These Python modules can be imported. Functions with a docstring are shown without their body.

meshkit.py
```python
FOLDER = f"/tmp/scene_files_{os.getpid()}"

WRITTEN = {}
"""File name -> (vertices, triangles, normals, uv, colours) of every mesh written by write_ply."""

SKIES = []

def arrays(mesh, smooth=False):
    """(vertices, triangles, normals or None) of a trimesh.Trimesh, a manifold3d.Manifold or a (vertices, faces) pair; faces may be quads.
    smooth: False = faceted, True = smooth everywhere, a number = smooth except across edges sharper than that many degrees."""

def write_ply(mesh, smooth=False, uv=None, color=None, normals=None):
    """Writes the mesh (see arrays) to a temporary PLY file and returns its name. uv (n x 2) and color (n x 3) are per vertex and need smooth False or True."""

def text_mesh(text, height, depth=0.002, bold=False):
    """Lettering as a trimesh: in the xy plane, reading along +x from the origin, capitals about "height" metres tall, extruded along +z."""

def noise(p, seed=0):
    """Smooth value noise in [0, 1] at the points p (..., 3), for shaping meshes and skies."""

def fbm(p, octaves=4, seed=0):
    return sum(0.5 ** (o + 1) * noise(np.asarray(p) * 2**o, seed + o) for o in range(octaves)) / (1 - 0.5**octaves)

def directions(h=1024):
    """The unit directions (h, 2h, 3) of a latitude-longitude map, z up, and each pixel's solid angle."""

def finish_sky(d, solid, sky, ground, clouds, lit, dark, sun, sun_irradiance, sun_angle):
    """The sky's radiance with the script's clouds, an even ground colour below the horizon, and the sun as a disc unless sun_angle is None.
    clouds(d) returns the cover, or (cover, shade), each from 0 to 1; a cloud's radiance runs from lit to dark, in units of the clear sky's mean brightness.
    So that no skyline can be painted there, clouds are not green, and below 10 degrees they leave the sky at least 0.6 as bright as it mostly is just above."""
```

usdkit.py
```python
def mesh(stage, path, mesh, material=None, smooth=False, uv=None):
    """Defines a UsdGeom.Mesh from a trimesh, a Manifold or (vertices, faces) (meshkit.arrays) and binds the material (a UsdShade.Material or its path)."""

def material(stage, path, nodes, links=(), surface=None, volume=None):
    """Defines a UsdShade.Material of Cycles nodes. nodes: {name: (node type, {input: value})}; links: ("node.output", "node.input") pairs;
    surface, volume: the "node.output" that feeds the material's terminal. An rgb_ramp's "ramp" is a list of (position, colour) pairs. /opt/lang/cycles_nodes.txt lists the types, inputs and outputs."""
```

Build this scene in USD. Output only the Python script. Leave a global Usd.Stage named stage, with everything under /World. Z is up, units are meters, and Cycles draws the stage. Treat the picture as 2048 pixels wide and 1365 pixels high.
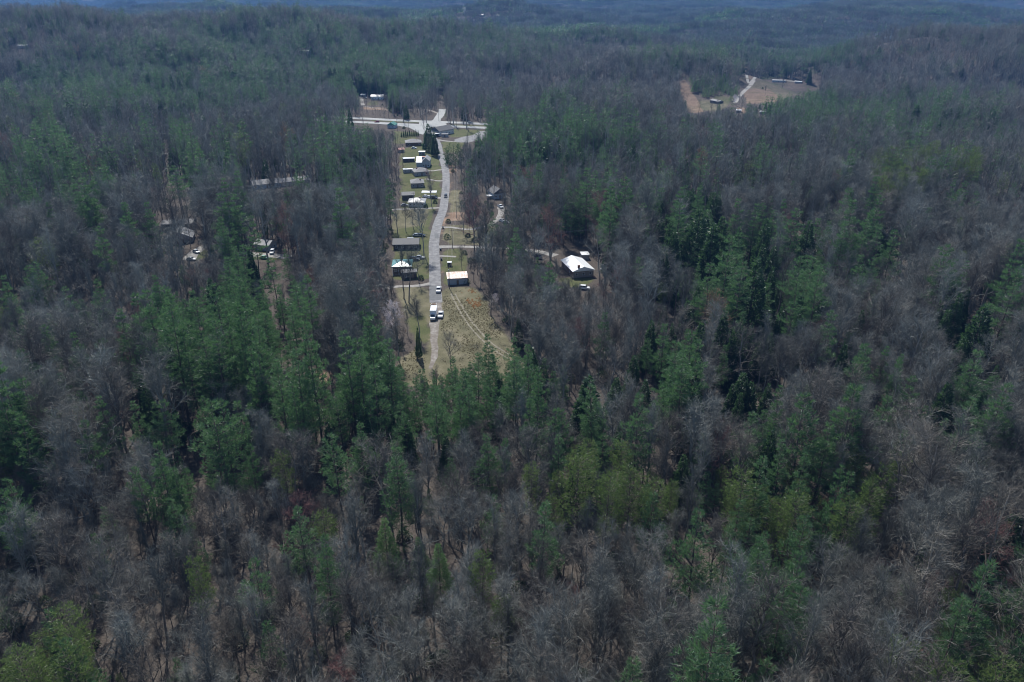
import math, random
import numpy as np, trimesh, usdkit, meshkit
from shapely.geometry import Polygon
from pxr import Usd, UsdGeom, UsdLux, UsdShade, Gf, Vt, Sdf

stage = Usd.Stage.CreateInMemory()
UsdGeom.SetStageUpAxis(stage, 'Z'); UsdGeom.SetStageMetersPerUnit(stage, 1.0)
W = UsdGeom.Xform.Define(stage, '/World'); stage.SetDefaultPrim(W.GetPrim())
L = '/World/Looks'; UsdGeom.Scope.Define(stage, L)

# ------------------------------------------------------------------ camera, sky, sun, exposure
CAM_H, PITCH, FPX = 118.0, math.radians(25.1), 1500.0      # metres over the road, tilt, focal length in photo pixels
cam = UsdGeom.Camera.Define(stage, '/World/camera')
cam.AddTranslateOp().Set(Gf.Vec3d(0, 0, CAM_H))
cam.AddRotateXOp().Set(90 - math.degrees(PITCH))
cam.CreateHorizontalApertureAttr(36.0); cam.CreateFocalLengthAttr(36.0 * FPX / 2048)
cam.CreateClippingRangeAttr(Gf.Vec2f(1, 100000))
EXPOSURE = 0.24
cam.CreateExposureAttr(EXPOSURE)
SUN_AZ, SUN_EL = math.radians(-16), math.radians(50)       # ahead of the camera, a little to the left
sun_to = np.array([math.sin(SUN_AZ) * math.cos(SUN_EL), math.cos(SUN_AZ) * math.cos(SUN_EL), math.sin(SUN_EL)])
dome = UsdLux.DomeLight.Define(stage, '/World/sky')
mat_sky = usdkit.material(stage, L + '/sky_material', {
    's': ('sky_texture', {'sky_type': 'single_scattering', 'sun_disc': False, 'sun_elevation': SUN_EL, 'sun_rotation': SUN_AZ, 'altitude': 400.0, 'air_density': 1.0, 'aerosol_density': 0.6, 'ozone_density': 1.0}),
    'b': ('background_shader', {'strength': 0.112})}, [('s.color', 'b.color')], surface='b.background')
UsdShade.MaterialBindingAPI.Apply(dome.GetPrim()).Bind(mat_sky)
dome.GetPrim().SetCustomDataByKey('kind', 'structure')
sun = UsdLux.DistantLight.Define(stage, '/World/sun')
sun.CreateNormalizeAttr(True); sun.CreateIntensityAttr(1.25); sun.CreateAngleAttr(0.5); sun.CreateColorAttr(Gf.Vec3f(1.0, 0.97, 0.92))
sun.AddRotateZOp().Set(-math.degrees(SUN_AZ)); sun.AddRotateXOp().Set(-(90 - math.degrees(SUN_EL)))

CP, SP = math.cos(PITCH), math.sin(PITCH)
def project(p):
    """world points (...,3) -> photo pixel x, y and depth"""
    p = np.asarray(p, float); x, y, z = p[..., 0], p[..., 1], p[..., 2] - CAM_H
    d = y * CP - z * SP; u = y * SP + z * CP
    d = np.maximum(d, 1e-3)
    return 1024 + FPX * x / d, 682.5 - FPX * u / d, d

# ------------------------------------------------------------------ terrain
def smooth(a, b, x):
    t = np.clip((x - a) / (b - a), 0, 1); return t * t * (3 - 2 * t)
def fbm2(x, y, s, o, seed):
    return meshkit.fbm(np.stack([x / s + 31.7, y / s + 12.3, np.full_like(x, 5.5)], -1), o, seed) - 0.5
RIDGES = [(-560, 1450, 420, 200, 52), (-190, 1060, 130, 110, 14), (-200, 2650, 620, 300, 66), (1050, 1300, 430, 220, 66), (620, 2000, 300, 200, 40), (1500, 3000, 700, 500, 40), (-1700, 3000, 700, 400, 40), (700, 4600, 1200, 600, 62), (2600, 4600, 900, 500, 75),
          (800, 5600, 2600, 500, 84), (3600, 5200, 1500, 600, 100), (-2600, 6200, 1500, 500, 84), (3000, 8000, 2500, 800, 120), (-1200, 8500, 2500, 700, 112), (-200, 15000, 14000, 1500, 330)]
def ground(x, y):
    x, y = np.asarray(x, float), np.asarray(y, float)
    r = np.hypot(x, y)
    amp = 12 + 150 * smooth(520, 1300, r) + 30 * smooth(1800, 5000, r)
    z = (fbm2(x * 0.75 + y * 0.25, y, 360, 3, 3) - 0.05) * amp + fbm2(x, y, 1500, 2, 9) * 0.9 * amp * smooth(700, 2500, r)
    for cx, cy, sx, sy, h in RIDGES:
        z = z + h * np.exp(-((x - cx) / sx) ** 2 - ((y - cy) / sy) ** 2)
    cxr = -15 - (y - 260) * 0.16
    off = np.maximum(0, np.abs(x - cxr) - 115)
    keep = np.exp(-(off / 130) ** 2) * (1 - smooth(800, 1050, y))
    return z * (1 - keep)
def at(px, py, dz=0.0):
    """the ground point that shows at a photo pixel"""
    a, b = (px - 1024) / FPX, (682.5 - py) / FPX
    d = np.array([a, CP + b * SP, -SP + b * CP])
    t, last = 40.0, 40.0
    for _ in range(4000):
        q = d * t; h = CAM_H + q[2] - float(ground(q[0], q[1])) - dz
        if h < 0: break
        last = t; t += max(0.5, h * 0.35)
        if t > 30000: break
    lo, hi = last, t
    for _ in range(30):
        m = (lo + hi) / 2; q = d * m
        if CAM_H + q[2] - float(ground(q[0], q[1])) - dz < 0: hi = m
        else: lo = m
    q = d * hi
    return np.array([q[0], q[1], float(ground(q[0], q[1])) + dz])
def gz(x, y): return float(ground(x, y))

# ------------------------------------------------------------------ materials
def mat(name, nodes, links, surface='p.BSDF', **k): return usdkit.material(stage, f'{L}/{name}', nodes, links, surface=surface, **k)
def plain(name, c, rough=0.7, metal=0.0, spec=0.5, var=0.15, scale=3.0):
    """one colour with a little dirt and fading that belongs to the surface"""
    c = np.array(c)
    return mat(name, {'t': ('texture_coordinate', {}), 'n': ('noise_texture', {'scale': scale, 'detail': 4.0, 'roughness': 0.6}),
                      'r': ('rgb_ramp', {'ramp': [(0.3, tuple(c * (1 - var))), (0.7, tuple(np.minimum(c * (1 + var), 0.95)))]}),
                      'p': ('principled_bsdf', {'roughness': rough, 'metallic': metal, 'specular_ior_level': spec})},
               [('t.object', 'n.vector'), ('n.fac', 'r.fac'), ('r.color', 'p.base_color')])
def leafy(name, dark, light, trans, tfac=0.35, rough=0.45, spec=0.4):
    """needles or leaves: two tones over the crown, each tree a little different, some light coming through"""
    return mat(name, {'t': ('texture_coordinate', {}), 'n': ('noise_texture', {'scale': 0.9, 'detail': 3.0, 'roughness': 0.7}), 'o': ('object_info', {}),
                      'm': ('math', {'math_type': 'multiply_add', 'value2': 0.5, 'value3': -0.25}), 'a': ('math', {'math_type': 'add'}),
                      'r': ('rgb_ramp', {'ramp': [(0.25, dark), (0.8, light)]}), 'p': ('principled_bsdf', {'roughness': rough, 'specular_ior_level': spec}),
                      'b': ('translucent_bsdf', {'color': trans}), 'x': ('mix_closure', {'fac': tfac})},
               [('t.object', 'n.vector'), ('o.random', 'm.value1'), ('n.fac', 'a.value1'), ('m.value', 'a.value2'), ('a.value', 'r.fac'), ('r.color', 'p.base_color'),
                ('p.BSDF', 'x.closure1'), ('b.BSDF', 'x.closure2')], surface='x.closure')
def barky(name, stops, rough=0.75, spec=0.3):
    return mat(name, {'o': ('object_info', {}), 't': ('texture_coordinate', {}), 'n': ('noise_texture', {'scale': 0.7, 'detail': 3.0}),
                      'm': ('math', {'math_type': 'multiply_add', 'value2': 0.45, 'value3': -0.22}), 'a': ('math', {'math_type': 'add'}),
                      'r': ('rgb_ramp', {'ramp': stops}), 'p': ('principled_bsdf', {'roughness': rough, 'specular_ior_level': spec})},
               [('t.object', 'n.vector'), ('n.fac', 'm.value1'), ('o.random', 'a.value1'), ('m.value', 'a.value2'), ('a.value', 'r.fac'), ('r.color', 'p.base_color')])
M = {}
M['twig'] = barky('grey_twigs', [(0.0, (0.085, 0.070, 0.058)), (0.12, (0.10, 0.09, 0.078)), (0.3, (0.112, 0.118, 0.106)), (0.5, (0.150, 0.150, 0.130)), (0.65, (0.160, 0.168, 0.152)), (0.8, (0.225, 0.236, 0.216)), (0.9, (0.19, 0.175, 0.145)), (1.0, (0.142, 0.122, 0.100))], 0.55, 0.35)
M['trunk'] = barky('grey_bark', [(0.0, (0.12, 0.10, 0.088)), (0.5, (0.20, 0.18, 0.16)), (1.0, (0.32, 0.30, 0.27))])
M['redtwig'] = barky('budding_twigs', [(0.0, (0.18, 0.095, 0.09)), (1.0, (0.26, 0.135, 0.11))])
M['rusttwig'] = barky('dry_leaf_twigs', [(0.0, (0.24, 0.15, 0.09)), (1.0, (0.30, 0.19, 0.11))])
M['blossom'] = barky('blossom_twigs', [(0.0, (0.62, 0.58, 0.58)), (1.0, (0.7, 0.64, 0.64))])
M['pinebark'] = plain('pine_bark', (0.085, 0.065, 0.055), 0.9, var=0.3)
M['wp'] = leafy('white_pine_needles', (0.030, 0.068, 0.042), (0.112, 0.178, 0.100), (0.12, 0.25, 0.085), 0.37)
M['bright'] = leafy('young_pine_needles', (0.045, 0.098, 0.050), (0.14, 0.215, 0.105), (0.17, 0.33, 0.09), 0.4)
M['yp'] = leafy('yellow_pine_needles', (0.048, 0.084, 0.028), (0.128, 0.170, 0.058), (0.17, 0.26, 0.065), 0.37)
M['cone'] = leafy('cedar_leaves', (0.022, 0.050, 0.030), (0.080, 0.130, 0.066), (0.08, 0.17, 0.05), 0.3)
M['bush'] = leafy('bush_leaves', (0.035, 0.06, 0.035), (0.08, 0.11, 0.06), (0.08, 0.14, 0.05), 0.25)
M['drytuft'] = leafy('dry_grass', (0.15, 0.135, 0.085), (0.27, 0.24, 0.155), (0.25, 0.22, 0.13), 0.4)
M['rusttuft'] = leafy('rusty_grass', (0.32, 0.18, 0.085), (0.44, 0.25, 0.12), (0.46, 0.25, 0.11), 0.45)
M['white'] = plain('white_paint', (0.74, 0.75, 0.76), 0.45)
M['cream'] = plain('cream_siding', (0.55, 0.55, 0.54), 0.6)
M['bluegrey'] = plain('blue_grey_siding', (0.32, 0.36, 0.40), 0.6)
M['greywall'] = plain('grey_siding', (0.28, 0.28, 0.28), 0.7)
M['darkwood'] = plain('dark_boards', (0.07, 0.06, 0.055), 0.8, var=0.3)
M['brown'] = plain('brown_boards', (0.14, 0.10, 0.075), 0.8, var=0.3)
M['shingle'] = plain('grey_shingles', (0.17, 0.17, 0.175), 0.75, var=0.25, scale=6)
M['shinglelight'] = plain('pale_shingles', (0.30, 0.30, 0.30), 0.5, var=0.2, scale=6)
M['shingledark'] = plain('dark_shingles', (0.075, 0.078, 0.085), 0.7, var=0.25, scale=6)
M['whitemetal'] = plain('white_sheet_metal', (0.72, 0.74, 0.75), 0.38, 0.0, 0.8, var=0.06)
M['teal'] = plain('teal_sheet_metal', (0.07, 0.24, 0.26), 0.36, 0.0, 0.9, var=0.1)
M['bluemetal'] = plain('blue_sheet_metal', (0.08, 0.15, 0.27), 0.45, 0.0, 0.7, var=0.1)
M['redroof'] = plain('red_sheet_metal', (0.36, 0.12, 0.09), 0.5)
M['greenroof'] = plain('green_sheet_metal', (0.06, 0.22, 0.17), 0.45, 0, 0.6)
M['glass'] = plain('window_glass', (0.02, 0.025, 0.03), 0.08, 0, 0.8, var=0.05)
M['rust'] = mat('rusty_tin', {'t': ('texture_coordinate', {}), 'mp': ('mapping', {'scale': (0.9, 0.35, 0.6)}), 'n': ('noise_texture', {'scale': 1.1, 'detail': 5.0, 'roughness': 0.65}),
                              'r': ('rgb_ramp', {'ramp': [(0.40, (0.62, 0.62, 0.62)), (0.47, (0.42, 0.34, 0.30)), (0.54, (0.36, 0.17, 0.09)), (0.66, (0.26, 0.12, 0.07))]}),
                              'p': ('principled_bsdf', {'roughness': 0.42, 'specular_ior_level': 0.6})},
                [('t.object', 'mp.vector'), ('mp.vector', 'n.vector'), ('n.fac', 'r.fac'), ('r.color', 'p.base_color')])
M['brick'] = mat('red_brick', {'t': ('texture_coordinate', {}), 'b': ('brick_texture', {'color1': (0.20, 0.085, 0.06), 'color2': (0.14, 0.06, 0.045), 'mortar': (0.25, 0.22, 0.2), 'scale': 4.0}), 'p': ('principled_bsdf', {'roughness': 0.85})},
                 [('t.object', 'b.vector'), ('b.color', 'p.base_color')])
M['tyre'] = plain('tyre_rubber', (0.02, 0.02, 0.02), 0.8)
M['black'] = plain('black_paint', (0.015, 0.016, 0.018), 0.25, 0, 0.7)
M['darkcar'] = plain('dark_car_paint', (0.03, 0.035, 0.045), 0.25, 0, 0.7)
M['whitecar'] = plain('white_car_paint', (0.78, 0.79, 0.80), 0.22, 0, 0.7, var=0.03)
M['silver'] = plain('silver_car_paint', (0.42, 0.44, 0.46), 0.3, 0.5, 0.6, var=0.05)
M['redcar'] = plain('red_car_paint', (0.30, 0.03, 0.025), 0.28, 0, 0.7)
M['greencar'] = plain('green_car_paint', (0.08, 0.28, 0.20), 0.35, 0, 0.6)
M['lamp'] = plain('lamp_glass', (0.6, 0.6, 0.55), 0.15)
M['pole'] = plain('pole_wood', (0.10, 0.08, 0.065), 0.9)
M['wire'] = plain('wire_metal', (0.30, 0.30, 0.30), 0.4)
M['galv'] = plain('galvanised_metal', (0.42, 0.43, 0.44), 0.4, 0.6)
def pave(name, a, b, c, sc=0.35):
    return mat(name, {'g': ('geometry', {}), 'n': ('noise_texture', {'scale': sc, 'detail': 6.0, 'roughness': 0.7}), 'n2': ('noise_texture', {'scale': sc * 7, 'detail': 3.0}),
                      'r': ('rgb_ramp', {'ramp': [(0.3, a), (0.5, b), (0.7, c)]}), 'r2': ('rgb_ramp', {'ramp': [(0.3, (0.8,) * 3), (0.7, (1.0,) * 3)]}), 'm': ('mix', {'mix_type': 'multiply', 'fac': 1.0}),
                      'p': ('principled_bsdf', {'roughness': 0.8, 'specular_ior_level': 0.35})},
               [('g.position', 'n.vector'), ('g.position', 'n2.vector'), ('n.fac', 'r.fac'), ('n2.fac', 'r2.fac'), ('r.color', 'm.color1'), ('r2.color', 'm.color2'), ('m.color', 'p.base_color')])
M['asphalt'] = pave('old_asphalt', (0.11, 0.11, 0.115), (0.185, 0.185, 0.19), (0.29, 0.285, 0.28))
M['patch'] = pave('tar_patch', (0.10, 0.105, 0.11), (0.125, 0.13, 0.135), (0.15, 0.155, 0.16))
M['hwy'] = pave('highway_concrete', (0.27, 0.28, 0.275), (0.32, 0.33, 0.32), (0.36, 0.36, 0.355), 0.1)
M['gravel'] = pave('pale_gravel', (0.18, 0.175, 0.16), (0.27, 0.255, 0.235), (0.36, 0.345, 0.32), 0.6)
M['dirt'] = pave('dirt_track', (0.12, 0.098, 0.08), (0.18, 0.155, 0.13), (0.36, 0.34, 0.32), 0.35)
M['rut'] = pave('grassy_rut', (0.16, 0.145, 0.10), (0.20, 0.18, 0.13), (0.25, 0.225, 0.165), 0.5)
M['clay'] = pave('red_clay', (0.24, 0.12, 0.07), (0.32, 0.18, 0.11), (0.40, 0.26, 0.18), 0.4)
# the ground: leaf litter, with lawn, dry field, bare clay and far woods as land cover by vertex
M['ground'] = mat('ground_cover', {
    'g': ('geometry', {}), 'n1': ('noise_texture', {'scale': 0.12, 'detail': 8.0, 'roughness': 0.7}), 'n2': ('noise_texture', {'scale': 1.3, 'detail': 4.0, 'roughness': 0.7}), 'n3': ('noise_texture', {'scale': 0.02, 'detail': 6.0, 'roughness': 0.65}),
    'litter': ('rgb_ramp', {'ramp': [(0.3, (0.052, 0.044, 0.038)), (0.5, (0.084, 0.071, 0.061)), (0.7, (0.125, 0.107, 0.092))]}),
    'lawn': ('rgb_ramp', {'ramp': [(0.3, (0.062, 0.078, 0.032)), (0.5, (0.092, 0.100, 0.045)), (0.72, (0.14, 0.125, 0.075))]}),
    'field': ('rgb_ramp', {'ramp': [(0.3, (0.090, 0.086, 0.052)), (0.5, (0.140, 0.130, 0.080)), (0.72, (0.215, 0.190, 0.130))]}),
    'clay': ('rgb_ramp', {'ramp': [(0.3, (0.15, 0.098, 0.068)), (0.5, (0.225, 0.155, 0.110)), (0.7, (0.31, 0.225, 0.165))]}),
    'woods': ('rgb_ramp', {'ramp': [(0.35, (0.028, 0.045, 0.025)), (0.5, (0.07, 0.06, 0.055)), (0.65, (0.11, 0.09, 0.08))]}),
    'c': ('attribute', {'attribute': 'cover'}), 'w': ('attribute', {'attribute': 'far_woods'}), 's': ('separate_color', {}),
    'j': ('math', {'math_type': 'multiply_add', 'value2': 0.9, 'value3': -0.45}),
    'jl': ('math', {'math_type': 'add'}), 'jf': ('math', {'math_type': 'add'}), 'jc': ('math', {'math_type': 'add'}),
    'ml': ('map_range', {'range_type': 'smoothstep', 'from_min': 0.35, 'from_max': 0.65, 'clamp': True}), 'mf': ('map_range', {'range_type': 'smoothstep', 'from_min': 0.35, 'from_max': 0.65, 'clamp': True}), 'mc': ('map_range', {'range_type': 'smoothstep', 'from_min': 0.35, 'from_max': 0.65, 'clamp': True}),
    'x1': ('mix', {}), 'x2': ('mix', {}), 'x3': ('mix', {}), 'x4': ('mix', {}),
    'bp': ('bump', {'strength': 0.5, 'distance': 0.3}),
    'p': ('principled_bsdf', {'roughness': 0.95, 'specular_ior_level': 0.1})},
    [('g.position', 'n1.vector'), ('g.position', 'n2.vector'), ('g.position', 'n3.vector'), ('n2.fac', 'litter.fac'), ('n1.fac', 'lawn.fac'), ('n1.fac', 'field.fac'), ('n1.fac', 'clay.fac'), ('n3.fac', 'woods.fac'),
     ('c.color', 's.color'), ('n1.fac', 'j.value1'), ('s.r', 'jl.value1'), ('j.value', 'jl.value2'), ('s.g', 'jf.value1'), ('j.value', 'jf.value2'), ('s.b', 'jc.value1'), ('j.value', 'jc.value2'),
     ('jl.value', 'ml.value'), ('jf.value', 'mf.value'), ('jc.value', 'mc.value'),
     ('litter.color', 'x1.color1'), ('lawn.color', 'x1.color2'), ('ml.result', 'x1.fac'), ('x1.color', 'x2.color1'), ('field.color', 'x2.color2'), ('mf.result', 'x2.fac'),
     ('x2.color', 'x3.color1'), ('clay.color', 'x3.color2'), ('mc.result', 'x3.fac'), ('x3.color', 'x4.color1'), ('woods.color', 'x4.color2'), ('w.fac', 'x4.fac'),
     ('n2.fac', 'bp.height'), ('bp.normal', 'p.normal'), ('x4.color', 'p.base_color')])

# ------------------------------------------------------------------ helpers that make things
taken = {}
def numbered(path):
    k = taken.get(path, 0); taken[path] = k + 1
    return path if k == 0 else f'{path}_{k:03d}'
def tag(prim, label=None, cat=None, group=None, kind=None):
    for k, v in (('label', label), ('category', cat), ('group', group), ('kind', kind)):
        if v: prim.SetCustomDataByKey(k, v)
    return prim
def thing(name, label, cat, loc, rz=0.0, group=None):
    x = UsdGeom.Xform.Define(stage, numbered('/World/' + name))
    x.AddTranslateOp().Set(Gf.Vec3d(*map(float, loc)))
    if rz: x.AddRotateZOp().Set(math.degrees(rz))
    return tag(x.GetPrim(), label, cat, group)
def part(parent, name, mesh, m, smooth=False):
    p = usdkit.mesh(stage, numbered(f'{parent.GetPath()}/{name}'), mesh, m if not isinstance(m, str) else M[m], smooth=smooth)
    return p.GetPrim()
def box(x0, x1, y0, y1, z0, z1):
    b = trimesh.creation.box([x1 - x0, y1 - y0, z1 - z0]); b.apply_translation([(x0 + x1) / 2, (y0 + y1) / 2, (z0 + z1) / 2]); return b
def join(*m): return trimesh.util.concatenate(list(m))
def poly3(verts, faces): return trimesh.Trimesh(np.array(verts, float), np.array(faces), process=False)
def rod(p, q, r0, r1=None, n=6):
    r1 = r0 if r1 is None else r1
    v, f = tube_np(np.array([p, q], float), np.array([r0, r1]), n)
    return trimesh.Trimesh(v, f, process=False)
def tube_np(p, r, n):
    t = np.gradient(p, axis=0); t /= np.linalg.norm(t, axis=1, keepdims=True) + 1e-9
    ref = np.where(np.abs(t[:, 2:]) < 0.9, [[0, 0, 1.0]], [[1.0, 0, 0]])
    a = np.cross(t, ref); a /= np.linalg.norm(a, axis=1, keepdims=True) + 1e-9; b = np.cross(t, a)
    ang = np.arange(n) * 2 * np.pi / n
    v = p[:, None] + r[:, None, None] * (np.cos(ang)[None, :, None] * a[:, None] + np.sin(ang)[None, :, None] * b[:, None])
    i, j = np.meshgrid(np.arange(len(p) - 1), np.arange(n), indexing='ij')
    q = np.stack([i * n + j, i * n + (j + 1) % n, (i + 1) * n + (j + 1) % n, (i + 1) * n + j], -1).reshape(-1, 4)
    return v.reshape(-1, 3), np.vstack([q[:, [0, 2, 1]], q[:, [0, 3, 2]]])
class MB:
    def __init__(s): s.v, s.f, s.n = [], [], 0
    def add(s, v, f): s.v.append(np.asarray(v, float)); s.f.append(np.asarray(f) + s.n); s.n += len(v)
    def tris(s, t): t = np.asarray(t, float).reshape(-1, 3, 3); s.add(t.reshape(-1, 3), np.arange(len(t) * 3).reshape(-1, 3))
    def get(s): return np.vstack(s.v), np.vstack(s.f)
def inside(poly, x, y):
    poly = np.asarray(poly, float); x, y = np.asarray(x, float), np.asarray(y, float)
    c = np.zeros(np.broadcast(x, y).shape, bool)
    for i in range(len(poly)):
        (x0, y0), (x1, y1) = poly[i - 1], poly[i]
        if y0 == y1: continue
        c ^= ((y0 > y) != (y1 > y)) & (x < (x1 - x0) * (y - y0) / (y1 - y0) + x0)
    return c
def world_poly(pts): return np.array([at(*p)[:2] for p in pts])

# ------------------------------------------------------------------ land cover and roads, laid out from points on the photo's ground
LAWN = [[(788, 562), (858, 560), (860, 520), (862, 450), (878, 405), (884, 350), (876, 305), (868, 285), (842, 288), (800, 300), (803, 420), (784, 432), (790, 520)],
        [(884, 528), (886, 497), (930, 500), (932, 560), (888, 574)], [(790, 262), (836, 266), (834, 284), (786, 290)], [(884, 284), (935, 283), (915, 305), (886, 306)],
        [(812, 640), (860, 596), (858, 690), (835, 690)], [(1115, 558), (1190, 556), (1185, 572), (1130, 574)], [(735, 203), (757, 204), (758, 211), (735, 211)],
        [(1505, 163), (1600, 165), (1592, 174), (1520, 175)], [(1425, 190), (1470, 195), (1455, 212), (1432, 214)], [(740, 239.5), (838, 244), (838, 246.5), (740, 242.5)], [(890, 249), (978, 252), (978, 254), (890, 251)],
        [(880, 256), (975, 262), (975, 270), (905, 276)], [(375, 505), (400, 495), (425, 510), (390, 525)], [(500, 506), (560, 508), (570, 520), (510, 520)]]
FIELD = [[(884, 576), (940, 572), (975, 597), (985, 640), (1048, 715), (1055, 770), (800, 775), (785, 745), (830, 692), (856, 720), (862, 610)], [(790, 575), (856, 573), (858, 625), (815, 640)],
         [(1500, 172), (1640, 168), (1636, 186), (1560, 208), (1494, 208)], [(890, 450), (985, 452), (985, 490), (890, 490)], [(900, 380), (920, 378), (925, 445), (900, 440)], [(785, 420), (865, 420), (850, 450), (785, 460)],
         [(1400, 200), (1460, 208), (1440, 225), (1405, 222)]]
CLAY = [[(884, 410), (893, 410), (888, 490), (879, 490)], [(880, 515), (886, 515), (887, 570), (883, 570)], [(894, 330), (912, 330), (912, 348), (900, 348)], [(897, 350), (905, 350), (900, 400), (895, 400)], [(900, 425), (935, 425), (932, 440), (900, 440)],
        [(1352, 163), (1374, 161), (1382, 182), (1398, 203), (1410, 224), (1380, 226), (1360, 186)], [(1482, 140), (1492, 142), (1512, 160), (1494, 158)], [(1375, 145), (1425, 141), (1425, 144), (1375, 149)], [(1475, 215), (1495, 215), (1492, 228), (1478, 228)],
        [(1488, 178), (1545, 178), (1560, 204), (1494, 210)], [(1612, 142), (1632, 142), (1632, 160), (1618, 156)], [(1628, 165), (1640, 172), (1632, 182)], [(630, 730), (665, 735), (660, 770), (635, 770)], [(0, 445), (70, 455), (70, 470), (0, 470)], [(1190, 430), (1222, 432), (1222, 468), (1190, 468)],
        [(725, 214), (790, 217), (790, 222), (725, 219)], [(560, 262), (620, 262), (620, 270), (560, 270)]]
wl, wf, wc = [[world_poly(p) for p in g] for g in (LAWN, FIELD, CLAY)]

def axis(lo, hi, step, far, grow):
    a = list(np.arange(lo, hi, step)); s = step; x = a[-1]
    while x < far[1]: s *= grow; x += s; a.append(x)
    s = step; x = lo
    while x > far[0]: s *= grow; x -= s; a.insert(0, x)
    return np.array(a)
gx = axis(-260, 420, 3.0, (-16000, 16000), 1.06); gy = axis(225, 820, 3.0, (-300, 24000), 1.045)
X, Y = np.meshgrid(gx, gy)
Z = ground(X, Y)
nx, ny = len(gx), len(gy)
def cover_of(polys):
    c = np.zeros(X.shape)
    for p in polys: c = np.maximum(c, inside(p, X, Y))
    k = c.copy()
    for _ in range(2):
        q = np.pad(k, 1, mode='edge'); k = (q[1:-1, 1:-1] * 2 + q[:-2, 1:-1] + q[2:, 1:-1] + q[1:-1, :-2] + q[1:-1, 2:]) / 6
    return k
i, j = np.meshgrid(np.arange(ny - 1), np.arange(nx - 1), indexing='ij')
q = np.stack([i * nx + j, i * nx + j + 1, (i + 1) * nx + j + 1, (i + 1) * nx + j], -1).reshape(-1, 4)
gm = usdkit.mesh(stage, '/World/ground', (np.stack([X, Y, Z], -1).reshape(-1, 3), q), M['ground'], smooth=True)
cv = np.stack([cover_of(wl), cover_of(wf), cover_of(wc)], -1).reshape(-1, 3)
UsdGeom.PrimvarsAPI(gm).CreatePrimvar('cover', Sdf.ValueTypeNames.Color3fArray, 'vertex').Set(Vt.Vec3fArray.FromNumpy(cv.astype(np.float32)))
fw = smooth(650, 1500, np.hypot(X, Y)).ravel()
UsdGeom.PrimvarsAPI(gm).CreatePrimvar('far_woods', Sdf.ValueTypeNames.FloatArray, 'vertex').Set(Vt.FloatArray.FromNumpy(fw.astype(np.float32)))
tag(gm.GetPrim(), kind='structure')

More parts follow.
